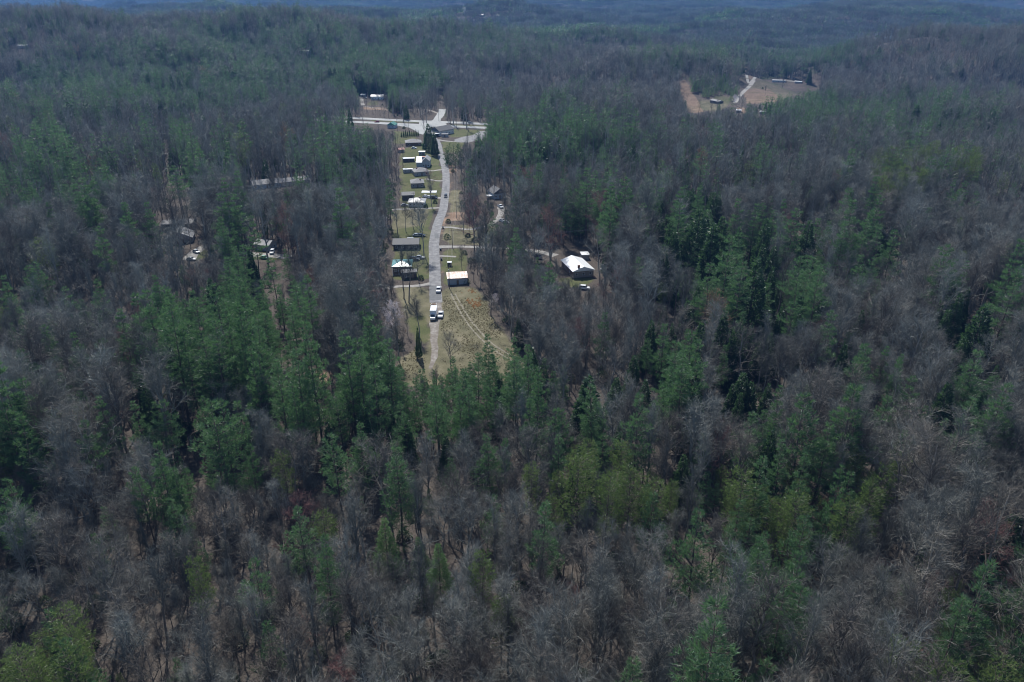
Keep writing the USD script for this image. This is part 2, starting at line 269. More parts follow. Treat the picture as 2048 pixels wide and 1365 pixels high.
def dense(pts, step=3.0):
    p = np.asarray(pts, float); out = []
    # Catmull-Rom through the points
    q = np.vstack([2 * p[0] - p[1], p, 2 * p[-1] - p[-2]])
    for k in range(len(p) - 1):
        a, b, c, d = q[k:k + 4]; n = max(2, int(np.linalg.norm(c - b) / step))
        for t in np.linspace(0, 1, n, endpoint=False):
            out.append(0.5 * (2 * b + (c - a) * t + (2 * a - 5 * b + 4 * c - d) * t * t + (3 * b - a - 3 * c + d) * t ** 3))
    return np.array(out + [p[-1]])
ROADS = []          # centre lines and half widths, for keeping trees off
def road(name, px, width, m, lift=0.05, wobble=0.0, seed=0, kind='structure', pts=None):
    c = dense([at(*p)[:2] for p in px] if pts is None else pts)
    t = np.gradient(c, axis=0); t /= np.linalg.norm(t, axis=1, keepdims=True); n = np.stack([t[:, 1], -t[:, 0]], 1)
    rng = np.random.default_rng(seed + 77)
    w = np.broadcast_to(np.asarray(width, float), (len(c),)) if np.ndim(width) == 0 else np.interp(np.linspace(0, 1, len(c)), np.linspace(0, 1, len(width)), width)
    wl_, wr_ = (w / 2 * (1 + wobble * rng.uniform(-1, 1, len(c))) for _ in range(2))
    ROADS.append((c, float(np.max(w)) / 2))
    cols = []
    for f in (-1, -0.5, 0, 0.5, 1):
        e = c + n * (np.where(f < 0, wl_, wr_) * f)[:, None]
        cols.append(np.column_stack([e, ground(e[:, 0], e[:, 1]) + lift]))
    lo = [cols[0] - [0, 0, lift + 0.3], cols[-1] - [0, 0, lift + 0.3]]
    rows = [lo[0]] + cols + [lo[1]]
    V = np.stack(rows, 1); k = V.shape[1]
    a, b = np.meshgrid(np.arange(len(c) - 1), np.arange(k - 1), indexing='ij')
    F = np.stack([a * k + b, a * k + b + 1, (a + 1) * k + b + 1, (a + 1) * k + b], -1).reshape(-1, 4)
    o = usdkit.mesh(stage, numbered('/World/' + name), (V.reshape(-1, 3), F), M[m])
    return tag(o.GetPrim(), kind=kind)
def slab(name, px, m, lift):
    P = world_poly(px); pg = Polygon(P)
    v, f = trimesh.creation.triangulate_polygon(pg, engine='earcut')
    v3 = np.column_stack([v, ground(v[:, 0], v[:, 1]) + lift])
    if np.cross(*(v3[f[0]][1:] - v3[f[0]][0]))[2] < 0: f = f[:, ::-1]
    ROADS.append((dense(np.vstack([P, P[:1]]), 6.0), 2.0))
    return tag(usdkit.mesh(stage, numbered('/World/' + name), (v3, f), M[m]).GetPrim(), kind='structure')
STREET = [(872, 606), (870, 557), (869, 522), (868, 489), (872, 463), (877, 444), (886, 420), (890, 393), (892, 372), (892, 352), (889, 331), (884, 317), (880, 306), (877, 292), (872, 281), (861, 272), (849, 262), (843, 254)]
road('village_road', STREET, [5.2, 5.2, 5.0, 5.0, 5.4, 5.2, 5.0], 'asphalt', 0.09, 0.04, 1)
UP = [(560, 226), (620, 231), (672, 235), (745, 238.5), (800, 241.5), (840, 243.2), (872, 244.3), (920, 246), (975, 249), (1060, 253), (1150, 258)]
LO = [(560, 236), (620, 240.5), (672, 243), (745, 246), (800, 249), (850, 251.2), (905, 253.4), (975, 256.4), (1060, 261), (1150, 266)]
road('road_patch', [(870.5, 601), (870.5, 588), (870, 572)], 4.7, 'patch', 0.12, 0.06, 31); road('road_patch', [(868, 536), (867.5, 524)], 1.6, 'patch', 0.12, 0.1, 32); road('road_patch', [(874, 478), (872.5, 468)], 2.2, 'patch', 0.12, 0.1, 33); road('road_patch', [(891, 382), (892, 372)], 1.8, 'patch', 0.12, 0.1, 34)
road('highway', UP, 11.0, 'hwy', 0.13, 0, 2); road('highway', LO, 11.0, 'hwy', 0.13, 0, 3)
slab('junction', [(786, 250.5), (838, 252.5), (838, 243.5), (858, 244.5), (866, 240.5), (871, 234), (884, 229), (889, 231), (882, 238), (881, 245.5), (893, 247.5), (893, 252.5), (868, 253.5), (858, 258), (855, 266), (846, 270), (838, 268), (830, 262), (818, 256)], 'hwy', 0.17)
road('side_road', [(876, 237), (880, 231), (884, 224), (884, 219)], 8.0, 'hwy', 0.09, 0, 4)
road('dirt_lane', [(878, 228), (862, 222), (848, 219.5), (820, 219.5), (790, 220), (755, 217.5), (730, 213.5), (712, 209)], 3.6, 'dirt', 0.06, 0.1, 5)
road('driveway', [(726, 211), (724, 205), (723, 196)], 5.0, 'gravel', 0.06, 0.1, 6)
slab('parking_lot', [(908, 280), (926, 274), (945, 271), (960, 263), (985, 262), (982, 272), (962, 280), (935, 286), (912, 285)], 'asphalt', 0.06)
road('driveway', [(876, 280), (890, 282.5), (912, 284)], 3.2, 'gravel', 0.07, 0.1, 7)
road('driveway', [(888, 340), (878, 340.5), (868, 342), (858, 342)], 3.0, 'gravel', 0.06, 0.1, 8)
road('driveway', [(889, 362), (878, 362.3), (868, 361.5), (852, 358)], 3.0, 'gravel', 0.06, 0.1, 9)
road('driveway', [(884, 416), (860, 417), (830, 418), (800, 419), (784, 420)], 2.6, 'gravel', 0.06, 0.1, 10)
road('driveway', [(887, 397), (874, 396), (860, 396), (846, 396)], 4.0, 'gravel', 0.06, 0.1, 11)
road('gravel_lane', [(872, 494.5), (900, 494), (940, 494.5), (1000, 497), (1050, 500), (1085, 505), (1112, 512)], [4.5, 3.2, 3.0, 3.0, 3.4, 5.0], 'gravel', 0.06, 0.12, 12)
road('gravel_lane', [(880, 455.5), (905, 455.5), (933, 459.5), (955, 457), (978, 451), (996, 438), (1003, 424), (1001, 414)], [2.4, 2.4, 2.6, 3.4, 4.4], 'gravel', 0.06, 0.12, 13)
road('driveway', [(872, 512.5), (892, 513), (912, 514)], 2.0, 'gravel', 0.05, 0.15, 14)
road('driveway', [(872, 566), (856, 569), (838, 572), (815, 573), (790, 574), (765, 580)], [4.2, 3.0, 2.8, 2.6, 2.6], 'gravel', 0.06, 0.15, 15)
road('driveway', [(1487, 146), (1494, 155), (1506, 160.5), (1530, 160.5), (1560, 161.5), (1592, 163.5)], 4.0, 'gravel', 0.08, 0.1, 16)
road('driveway', [(1508, 161), (1500, 172), (1488, 183), (1478, 194), (1470, 206)], 5.0, 'gravel', 0.08, 0.1, 17)
road('driveway', [(378, 520), (390, 505), (410, 494), (430, 488)], 6.0, 'gravel', 0.06, 0.15, 18)
road('driveway', [(478, 506), (515, 511), (545, 511), (580, 516)], 6.0, 'gravel', 0.06, 0.15, 19)
road('dirt_track', [(872, 604), (872, 625), (870, 650), (868, 670), (869, 690), (870, 705), (867, 722), (860, 738)], [4.4, 5.0, 4.4, 3.0, 2.5, 2.2, 1.2], 'dirt', 0.05, 0.2, 20)
for dx in (0, 8):
    road('field_track', [(902 + dx, 588), (911 + dx * 1.1, 606), (925 + dx * 1.3, 632), (945 + dx * 1.5, 660), (972 + dx * 1.6, 688), (1000 + dx * 2, 708), (1038 + dx * 2, 730)], 0.75, 'rut', 0.05, 0.3, 21 + dx)

# ------------------------------------------------------------------ buildings
KEEP = []           # photo areas that the trees in front leave open: (polygon, chance that a tree in front is left out)
FOOT = []           # ground taken by buildings
def hull_px(pts, grow):
    u, v, _ = project(pts); return [(u.min() - grow, v.min() - grow), (u.max() + grow, v.min() - grow), (u.max() + grow, v.max() + grow), (u.min() - grow, v.max() + grow)]
def roof_mesh(w, d, z, kind, pitch, over=0.45, th=0.22, front=None):
    """closed roof on the rectangle x in +-w/2, y in 0..d"""
    x0, x1, y0, y1 = -w / 2 - over, w / 2 + over, -over, d + over
    tp = math.tan(pitch)
    if kind == 'flat':
        return box(x0, x1, y0, y1, z, z + th)
    e = [(x0, y0, z), (x1, y0, z), (x1, y1, z), (x0, y1, z)]; t = [(a, b, z + th) for a, b, _ in e]
    if kind == 'shed':
        t[2] = (x1, y1, z + th + tp * (y1 - y0)); t[3] = (x0, y1, z + th + tp * (y1 - y0))
        v = e + t; f = [(0, 2, 1), (0, 3, 2), (0, 1, 5), (0, 5, 4), (1, 2, 6), (1, 6, 5), (2, 3, 7), (2, 7, 6), (3, 0, 4), (3, 4, 7), (4, 5, 6), (4, 6, 7)]
        return poly3(v, f)
    if kind in ('side', 'front'):
        if kind == 'side':
            h = tp * (y1 - y0) / 2; a, b = (x0, (y0 + y1) / 2, z + th + h), (x1, (y0 + y1) / 2, z + th + h)
            top = [(4, 5, 9), (4, 9, 8), (6, 7, 8), (6, 8, 9), (7, 4, 8), (5, 6, 9)]
        else:
            h = tp * (x1 - x0) / 2; a, b = ((x0 + x1) / 2, y0, z + th + h), ((x0 + x1) / 2, y1, z + th + h)
            top = [(5, 6, 9), (5, 9, 8), (7, 4, 8), (7, 8, 9), (4, 5, 8), (6, 7, 9)]
    else:
        run = min(x1 - x0, y1 - y0) / 2; h = tp * run
        if x1 - x0 >= y1 - y0:
            a, b = (x0 + run, (y0 + y1) / 2, z + th + h), (x1 - run, (y0 + y1) / 2, z + th + h)
            top = [(4, 5, 9), (4, 9, 8), (6, 7, 8), (6, 8, 9), (7, 4, 8), (5, 6, 9)]
        else:
            a, b = ((x0 + x1) / 2, y0 + run, z + th + h), ((x0 + x1) / 2, y1 - run, z + th + h)
            top = [(5, 6, 9), (5, 9, 8), (7, 4, 8), (7, 8, 9), (4, 5, 8), (6, 7, 9)]
    v = e + t + [a, b]
    return poly3(v, [(0, 2, 1), (0, 3, 2), (0, 1, 5), (0, 5, 4), (1, 2, 6), (1, 6, 5), (2, 3, 7), (2, 7, 6), (3, 0, 4), (3, 4, 7)] + top)
def window(o, x, z, y, w=1.0, h=1.2, side=0):
    """a framed window set on a wall plane: side 0 = front (y), +-1 = the right or left end wall (there x is the place along y)"""
    def bx(a, b, c, d, e0, e1):
        if side == 0: return box(a, b, y - e1, y - e0, c, d)
        return box(*((y + e0, y + e1) if side > 0 else (y - e1, y - e0)), a, b, c, d)
    f = part(o, 'window', join(bx(x - w / 2, x + w / 2, z, z + 0.09, -0.05, 0.06), bx(x - w / 2, x + w / 2, z + h - 0.09, z + h, -0.05, 0.06), bx(x - w / 2, x - w / 2 + 0.09, z + 0.09, z + h - 0.09, -0.05, 0.06), bx(x + w / 2 - 0.09, x + w / 2, z + 0.09, z + h - 0.09, -0.05, 0.06)), 'white')
    part(f, 'pane', bx(x - w / 2 + 0.09, x + w / 2 - 0.09, z + 0.09, z + h - 0.09, -0.04, 0.02), 'glass')
def building(name, label, cat, A, B, depth, h, roof, pitch, wall, top, windows=2, door=True, over=0.45, chimney=None, keep=0.8, group=None, porch=False, base=0.0, width=None, detail=True):
    a, b = at(*A), at(*B)
    d = b[:2] - a[:2]; w = float(np.linalg.norm(d)); yaw = math.atan2(d[1], d[0]); c = (a + b) / 2
    if width: w = width
    z = min(a[2], b[2]) - 0.1
    o = thing(name, label, cat, (c[0], c[1], z), yaw, group)
    hh = h + base
    part(o, 'wall', box(-w / 2, w / 2, 0, depth, -1.0, hh), wall)
    pr = math.radians(pitch)
    if roof in ('side', 'front'):      # gable ends
        if roof == 'front': g = [(-w / 2, 0), (w / 2, 0), (0, math.tan(pr) * w / 2)]
        else: g = [(0, 0), (depth, 0), (depth / 2, math.tan(pr) * depth / 2)]
        v = []
        for s, (p_, q_) in enumerate(((0, depth),) if roof == 'front' else ((-w / 2, w / 2),)):
            vv = [((x, p_, hh + y_) if roof == 'front' else (p_, x, hh + y_)) for x, y_ in g] + [((x, q_, hh + y_) if roof == 'front' else (q_, x, hh + y_)) for x, y_ in g]
        f = [(0, 1, 2), (3, 5, 4), (0, 3, 4), (0, 4, 1), (1, 4, 5), (1, 5, 2), (2, 5, 3), (2, 3, 0)]
        if roof == 'side': f = [t[::-1] for t in f]
        part(o, 'gable', poly3(vv, f), wall)
    r = part(o, 'roof', roof_mesh(w, depth, hh + 0.003, roof, pr, over), top)
    if chimney:
        cx, cy, ch = chimney
        part(o, 'chimney', join(box(cx - 0.45, cx + 0.45, cy - 0.4, cy + 0.4, hh * 0.3, hh + ch), box(cx - 0.55, cx + 0.55, cy - 0.5, cy + 0.5, hh + ch, hh + ch + 0.15)), 'brick')
    if detail:
        n = windows + (1 if door else 0); di = n // 2
        for k in range(n):
            x = -w / 2 + w * (k + 0.5) / n
            if door and k == di:
                dd = part(o, 'door', box(x - 0.48, x + 0.48, -0.06, 0.05, 0.1, 2.15), 'brown'); part(dd, 'handle', box(x + 0.33, x + 0.40, -0.11, -0.055, 1.05, 1.15), 'galv')
            else: window(o, x, base * 0.5 + 0.9, 0.0, 1.1, min(1.2, h - 1.2))
        for s in (-1, 1):
            if windows > 1:
                for k in (0.3, 0.7): window(o, depth * k, base * 0.5 + 0.9, s * w / 2, 1.0, min(1.2, h - 1.2), s)
    if porch:
        part(o, 'porch_floor', box(-w / 2, w / 2, -2.2, -0.01, -0.6, 0.15), 'brown')
        for k in range(4):
            x = -w / 2 + 0.2 + (w - 0.4) * k / 3; part(o, 'porch_post', box(x - 0.08, x + 0.08, -2.0, -1.84, 0.15, hh - 0.05), 'white')
    ca, sa = math.cos(yaw), math.sin(yaw)
    fp = np.array([(c[0] + x * ca - y * sa, c[1] + x * sa + y * ca) for x, y in ((-w / 2 - 1.5, -2), (w / 2 + 1.5, -2), (w / 2 + 1.5, depth + 1.5), (-w / 2 - 1.5, depth + 1.5))])
    FOOT.append(fp)
    tops = math.tan(pr) * (depth if roof == 'shed' else min(w, depth) if roof == 'hip' else depth if roof == 'side' else w) / 2
    if keep:
        pts = np.array([(x, y, z + q_) for x, y in fp for q_ in (0.3, hh + 0.7 * tops)])
        KEEP.append((hull_px(pts, 1.5), keep))
    return o, w, z, yaw, c
building('white_house', 'white clapboard house with pale grey hipped roof beside the village road', 'house', (817, 414), (849, 414), 8.5, 2.7, 'hip', 20, 'cream', 'shinglelight', 3, True, keep=0.97, chimney=(1.5, 5.6, 1.9))
building('dark_garage', 'dark boarded outbuilding just behind the white hipped house', 'outbuilding', (805, 401), (829, 400), 7, 3.0, 'side', 18, 'darkwood', 'shingledark', 0, True, keep=0.9)
building('brick_house', 'brown brick house with grey hipped roof, two up from the white house', 'house', (823, 376), (848, 375), 10, 2.8, 'hip', 22, 'brick', 'shingle', 2, True, keep=0.95, chimney=(2.0, 4.0, 2.1))
building('brown_house', 'low house with brown-grey hipped roof beside the red budding tree', 'house', (830, 353), (858, 351), 10, 2.7, 'hip', 22, 'greywall', 'shingle', 2, True, keep=0.95, chimney=(-2.4, 6.0, 2.0))
o, w, z, yaw, c = building('gabled_house', 'tall blue-grey gabled house with a blue roofed wing and red dormer', 'house', (845, 335), (859, 335), 11, 4.4, 'front', 40, 'bluegrey', 'shinglelight', 2, True, keep=0.95, over=0.35)
part(o, 'wing', box(-w / 2 - 4.6, -w / 2 - 0.003, 1.5, 9, -1, 3.2), 'bluegrey')
part(o, 'wing_roof', poly3(*(lambda r: (r.vertices + [-w / 2 - 2.6, 1.5, 0], r.faces))(roof_mesh(4.0, 7.5, 3.205, 'shed', math.radians(20), 0.3))), 'bluemetal')
part(o, 'dormer', box(-w / 2 - 0.8, -w / 2 + 1.6, 6.2, 8.6, 3.3, 6.2), 'bluegrey'); part(o, 'dormer_roof', box(-w / 2 - 1.1, -w / 2 + 1.7, 5.9, 8.9, 6.205, 6.4), 'redroof')
building('white_roofed_shed', 'small shed with bright white roof behind the tall gabled house', 'shed', (838, 311), (849, 311), 4, 2.5, 'flat', 3, 'greywall', 'whitemetal', 1, True, keep=0.95)
building('long_shed', 'long low shed with ragged white roof at the wood edge', 'shed', (807, 325), (829, 324), 4, 2.6, 'flat', 3, 'darkwood', 'whitemetal', 0, True, keep=0.9)
building('white_trailer', 'white topped trailer parked left of the brown-grey hipped house', 'trailer', (807, 347), (826, 346), 3.0, 2.6, 'flat', 2, 'greywall', 'whitemetal', 2, False, keep=0.9, over=0.1)
building('garden_shed', 'tiny shed with pinkish roof at the left end of the lawns', 'shed', (799, 306), (809, 305), 4, 2.2, 'side', 25, 'greywall', 'redroof', 0, True, keep=0.9)
building('corner_house', 'house with wide dark hipped roof behind the row of small cypresses', 'house', (812, 293), (843, 292), 11, 2.7, 'hip', 20, 'brown', 'shingle', 2, True, keep=0.95, chimney=(2.6, 6.5, 2.0))
o, w, z, yaw, c = building('roadside_shop', 'pale long building with dark shingle roof beside the highway', 'shop', (879, 272.5), (908, 267), 11, 4.0, 'side', 28, 'cream', 'shingledark', 4, True, keep=0.95)
part(o, 'annex', box(-w / 2 - 9, -w / 2 - 0.003, 1.0, 8, -1, 3.0), 'darkwood'); part(o, 'annex_roof', box(-w / 2 - 9.6, -w / 2 - 0.006, 0.4, 8.4, 3.003, 3.25), 'shingledark')
part(o, 'canopy', box(-w / 2 - 9.4, -w / 2 - 1.5, -2.2, 0.38, 2.75, 2.95), 'whitemetal')
building('flat_annex', 'small grey flat-roofed store room in front of the long shop', 'outbuilding', (883, 275), (896, 275), 4, 2.6, 'flat', 2, 'greywall', 'shingle', 0, True, keep=0.9, over=0.15)
building('green_roofed_house', 'small house with green metal roof at the left of the junction', 'house', (775, 257), (789, 257.5), 8, 3.0, 'front', 30, 'bluegrey', 'greenroof', 2, False, keep=0.9)
building('far_white_house', 'white house with pale grey roof on the rise beyond the highway', 'house', (742, 199.5), (766, 199.5), 9, 3.6, 'side', 22, 'white', 'shinglelight', 3, True, keep=0.97)
building('far_garage', 'small white-roofed garage left of the house beyond the highway', 'garage', (721, 194), (730, 194), 6, 2.8, 'flat', 2, 'greywall', 'whitemetal', 0, True, keep=0.97, over=0.2)
building('teal_roofed_house', 'house with teal metal roof that glares white at the front', 'house', (786, 549), (823, 548), 9.5, 2.7, 'hip', 17, 'brown', 'teal', 2, True, keep=0.93, base=0.9, porch=True)
building('porch_shed', 'dark shed with grey-teal roof in front of the teal-roofed house', 'shed', (804, 559), (834, 557), 4, 3.0, 'side', 14, 'darkwood', 'shingle', 1, True, keep=0.9, over=0.25)
o, w, z, yaw, c = building('shaded_house', 'long low house with dark roof under trees behind the teal roof', 'house', (787, 500), (837, 499), 9, 2.6, 'side', 20, 'darkwood', 'shingledark', 3, True, keep=0.85)
part(o, 'skylight', box(0.5, 3.6, 5.2, 5.75, 4.3, 4.75), 'whitemetal')
building('tin_roofed_barn', 'pale boarded barn with rusty tin roof at the head of the field', 'barn', (896, 570.5), (935, 568.5), 5.5, 2.9, 'shed', 9, 'bluegrey', 'rust', 0, True, keep=0.97, over=0.3)
building('well_house', 'tiny white-topped well house on the grass behind the tin-roofed barn', 'shed', (895, 533.5), (903, 533.5), 1.6, 1.9, 'flat', 2, 'darkwood', 'whitemetal', 0, False, keep=0.95, over=0.15)
building('metal_roofed_house', 'brick house with glaring white metal roof among the bare trees', 'house', (1146, 557), (1187, 553), 16, 2.6, 'front', 19, 'brick', 'whitemetal', 3, False, keep=0.92, base=0.6, chimney=(-2.2, 0.55, 2.6))
building('white_canopy', 'small white canopy behind the white metal-roofed brick house', 'canopy', (1164, 520), (1178, 519.5), 4.5, 2.4, 'flat', 2, 'greywall', 'whitemetal', 0, False, keep=0.9, over=0.3)
building('grey_gabled_house', 'grey house with wide front gable among bare trees on the left', 'house', (334, 489), (386, 485), 11, 2.6, 'front', 26, 'greywall', 'shinglelight', 3, True, keep=0.55)
building('dark_barn', 'long black barn behind the wide-gabled grey house', 'barn', (325, 463), (386, 461), 9, 3.8, 'side', 12, 'darkwood', 'shingledark', 0, True, keep=0.45)
building('cottage', 'small grey cottage with pale ribbed roof beside parked vehicles in the left woods', 'house', (510, 500), (538, 503), 7, 2.8, 'side', 24, 'bluegrey', 'shinglelight', 2, True, keep=0.6)
building('long_house', 'very long low grey-roofed house with brick chimney deep in the left woods', 'house', (508, 380), (562, 374), 10, 2.8, 'side', 22, 'bluegrey', 'shingle', 4, True, keep=0.85, chimney=(3.5, 4.5, 3.6))
building('long_house_wing', 'low grey-roofed wing house joined end to end with the long house', 'house', (563, 374), (620, 367), 9, 2.6, 'side', 20, 'greywall', 'shingle', 3, True, keep=0.7)
o, w, z, yaw, c = building('woods_house', 'dark blue-roofed house with pale deck in the woods right of the road', 'house', (988, 399), (1012, 396), 9, 3.4, 'front', 32, 'bluegrey', 'shingledark', 2, True, keep=0.7)
part(o, 'deck', box(-w / 2 - 3.5, -w / 2 - 0.003, 1, 5, 1.9, 2.15), 'cream')
building('mobile_home', 'long blue-grey mobile home at the top of the hillside clearing', 'mobile home', (1541, 164.5), (1574, 165), 6, 3.0, 'side', 16, 'bluegrey', 'shinglelight', 4, True, keep=0.97, width=21)
building('clearing_shed', 'pale flat-topped shed at the right end of the hillside clearing', 'shed', (1589, 167), (1603, 167), 5, 3.0, 'side', 10, 'greywall', 'whitemetal', 2, False, keep=0.97)
building('valley_shed', 'dark shed with white gable end below the hillside clearing', 'shed', (1420, 206), (1437, 208.5), 7, 3.2, 'side', 20, 'darkwood', 'shingle', 1, True, keep=0.97)
building('low_barn', 'white-roofed low barn in the valley right of the hillside clearing', 'barn', (1519, 229), (1537, 230), 6, 3, 'flat', 2, 'greywall', 'whitemetal', 0, True, keep=0.9)
building('hidden_shed', 'pale-roofed shed in the valley below the hillside clearing', 'shed', (1472, 226), (1482, 226), 6, 2.8, 'flat', 2, 'greywall', 'whitemetal', 0, True, keep=0.9)
building('large_far_building', 'large pale three-storey building half hidden by pines on the left hill', 'building', (584, 113), (616, 113), 14, 8.5, 'flat', 2, 'cream', 'shinglelight', 6, False, keep=0.45)
for lab, A, B in (('white-walled house left of the two on the far ridge', (957, 33), (966, 33)), ('bright white house right of the two on the far ridge', (990, 33.5), (999, 33.5)), ('long white-roofed house on the distant right hillside', (1762, 78), (1786, 78)), ('long pale house on the hill at the far left edge', (34, 97), (54, 97)), ('white-roofed house above the pine hill behind the highway', (727, 91), (734, 91)), ('pale house far off on the upper right hillside', (1535, 36.5), (1546, 36.5)), ('small white-roofed house above the large pale building', (672, 82), (681, 82))):
    building('hillside_house', lab, 'house', A, B, 8, 3.5, 'side', 20, 'greywall', 'shinglelight', 2, False, keep=0.5, group='houses on the far hills')
# carport with cars under it
a, b = at(843, 394), at(873, 393); c = (a + b) / 2; w = np.linalg.norm(b - a)
o = thing('carport', 'long open carport with white metal roof beside the white house', 'carport', c)
part(o, 'roof', box(-w / 2, w / 2, -0.3, 4.6, 2.5, 2.62), 'whitemetal')
for x in np.linspace(-w / 2 + 0.2, w / 2 - 0.2, 5):
    for y in (0.0, 4.3): part(o, 'post', box(x - 0.06, x + 0.06, y - 0.06, y + 0.06, -0.3, 2.495), 'galv')
FOOT.append(np.array([(c[0] + x, c[1] + y) for x, y in ((-w / 2, -1), (w / 2, -1), (w / 2, 5), (-w / 2, 5))]))

# ------------------------------------------------------------------ vehicles
def prism_x(profile, x0, x1, taper=0.0):
    """side profile (y, z) swept across x, the upper part drawn in by taper"""
    pg = trimesh.creation.extrude_polygon(Polygon(profile), x1 - x0, engine='earcut')
    v = pg.vertices.copy(); zmax = max(p[1] for p in profile); zmin = min(p[1] for p in profile)
    X_ = v[:, 2] + x0; f = 1 - taper * (v[:, 1] - zmin) / (zmax - zmin)
    return poly3(np.column_stack([X_ * f, v[:, 0], v[:, 1]]), pg.faces)
def wheel(o, x, y, r=0.34, w=0.22):
    c = trimesh.creation.cylinder(r, w, sections=18); c.apply_transform(trimesh.transformations.rotation_matrix(math.pi / 2, [0, 1, 0])); c.apply_translation([x, y, r])
    t = part(o, 'wheel', c, 'tyre')
    h = trimesh.creation.cylinder(r * 0.55, 0.03, sections=12); h.apply_transform(trimesh.transformations.rotation_matrix(math.pi / 2, [0, 1, 0])); h.apply_translation([x + math.copysign(w / 2 + 0.016, x), y, r]); part(t, 'rim', h, 'galv')
def vehicle(name, label, cat, px, py, kind, paint, yaw=0.0, group=None, s=1.0, keep=0.9):
    p = at(px, py); o = thing(name, label, cat, (p[0], p[1], p[2] + 0.10), yaw, group)
    # front of the vehicle looks along -y
    if kind == 'car':
        L_, w, zb = 4.5, 0.88, 0.78
        body = [(-2.2, 0.28), (2.2, 0.28), (2.25, 0.75), (1.9, 0.93), (0.9, 0.95), (-0.95, 0.93), (-2.1, 0.75)]; cab = [(-0.95, 0.93), (1.75, 0.93), (1.15, 1.42), (-0.25, 1.44)]; ws = (-1.38, 1.38)
    elif kind == 'suv':
        body = [(-2.35, 0.34), (2.35, 0.34), (2.38, 1.0), (1.0, 1.08), (-1.1, 1.06), (-2.25, 0.92)]; cab = [(-1.1, 1.06), (2.3, 1.06), (2.1, 1.74), (-0.45, 1.76)]; ws = (-1.45, 1.45)
    elif kind == 'pickup':
        body = [(-2.75, 0.42), (2.75, 0.42), (2.78, 1.1), (0.9, 1.12), (-1.4, 1.12), (-2.7, 1.0)]; cab = [(-1.4, 1.12), (0.85, 1.12), (0.75, 1.84), (-0.75, 1.86)]; ws = (-1.8, 1.7)
    w = {'car': 0.88, 'suv': 0.94, 'pickup': 1.0}.get(kind, 1.0)
    if kind != 'truck':
        b = part(o, 'body', prism_x(body, -w, w, 0.05), paint)
        part(o, 'cabin', prism_x(cab, -w * 0.93, w * 0.93, 0.16), 'glass')
        (y0, z0), (y1, z1), (y2, z2), (y3, z3) = cab
        part(o, 'roof', box(-w * 0.80, w * 0.80, y3 - 0.05, y2 + 0.05, z3 - 0.02, z3 + 0.05), paint)
        for s_ in (-1, 1):
            part(o, 'pillar', join(rod((s_ * w * 0.93, y0 + 0.03, z0), (s_ * w * 0.785, y3, z3), 0.05), rod((s_ * w * 0.93, y1 - 0.03, z1), (s_ * w * 0.785, y2, z2), 0.06), rod((s_ * w * 0.935, (y0 + y1) / 2, z0), (s_ * w * 0.785, (y2 + y3) / 2, z3), 0.05)), paint)
            part(o, 'mirror', box(min(s_ * w, s_ * (w + 0.2)), max(s_ * w, s_ * (w + 0.2)), y0 + 0.25, y0 + 0.4, z0 + 0.02, z0 + 0.22), paint)
            part(o, 'headlight', box(s_ * w * 0.72 - 0.2, s_ * w * 0.72 + 0.2, body[0][0] - 0.03, body[0][0] + 0.2, 0.6, 0.78), 'lamp')
        if kind == 'pickup': part(o, 'bed', box(-w + 0.16, w - 0.16, 1.05, 2.65, 1.10, 1.125), 'black')
        part(o, 'bumper', box(-w * 0.95, w * 0.95, body[0][0] - 0.1, body[0][0] + 0.05, 0.34, 0.55), 'galv')
        for y in ws:
            for s_ in (-1, 1): wheel(o, s_ * (w - 0.08), y)
    else:
        part(o, 'cargo_box', box(-1.22, 1.22, -1.2, 4.4, 1.0, 3.45), paint)
        part(o, 'box_trim', join(box(-1.25, 1.25, -1.23, -1.13, 3.40, 3.50), box(-1.25, 1.25, 4.33, 4.43, 3.40, 3.50)), 'galv')
        part(o, 'cab', prism_x([(-3.6, 0.5), (-1.22, 0.5), (-1.22, 2.35), (-2.1, 2.35), (-2.6, 1.45), (-3.55, 1.3)], -1.0, 1.0, 0.08), paint)
        part(o, 'windscreen', poly3([(-0.86, -2.63, 1.48), (0.86, -2.63, 1.48), (0.80, -2.17, 2.28), (-0.80, -2.17, 2.28)], [(0, 1, 2), (0, 2, 3)]), 'glass')
        part(o, 'chassis', box(-0.5, 0.5, -3.2, 4.3, 0.55, 0.99), 'black')
        for s_ in (-1, 1):
            part(o, 'mirror', box(s_ * 1.2 - 0.12, s_ * 1.2 + 0.12, -2.5, -2.4, 1.5, 1.95), 'white'); part(o, 'headlight', box(s_ * 0.75 - 0.15, s_ * 0.75 + 0.15, -3.66, -3.55, 0.85, 1.05), 'lamp')
            wheel(o, s_ * 0.9, -2.75, 0.42, 0.26); wheel(o, s_ * 0.9, 2.9, 0.42, 0.3)
        part(o, 'bumper', box(-1.0, 1.0, -3.75, -3.6, 0.5, 0.72), 'galv')
    x, y = p[:2]; FOOT.append(np.array([(x - 3, y - 5), (x + 3, y - 5), (x + 3, y + 5), (x - 3, y + 5)]))
    if keep: KEEP.append((hull_px(np.array([(x + a_, y + b_, p[2] + c_) for a_ in (-1.5, 1.5) for b_ in (-2, 2) for c_ in (0, 2)]), 1.0), keep))
    return o
vehicle('white_pickup', 'white pickup truck at the broken end of the paved road', 'pickup truck', 877.5, 583, 'pickup', 'whitecar')
vehicle('box_truck', 'tall white box truck parked on the dirt track', 'truck', 867, 636, 'truck', 'whitecar')
vehicle('white_pickup', 'white pickup truck parked right beside the tall box truck', 'pickup truck', 881.5, 633, 'pickup', 'whitecar')
vehicle('dark_suv', 'dark sport utility car driving on the village road', 'car', 891.5, 395, 'suv', 'darkcar', 0.05)
vehicle('black_car', 'black car parked beside the end of the white-roofed carport', 'car', 868, 398, 'suv', 'black', 1.3)
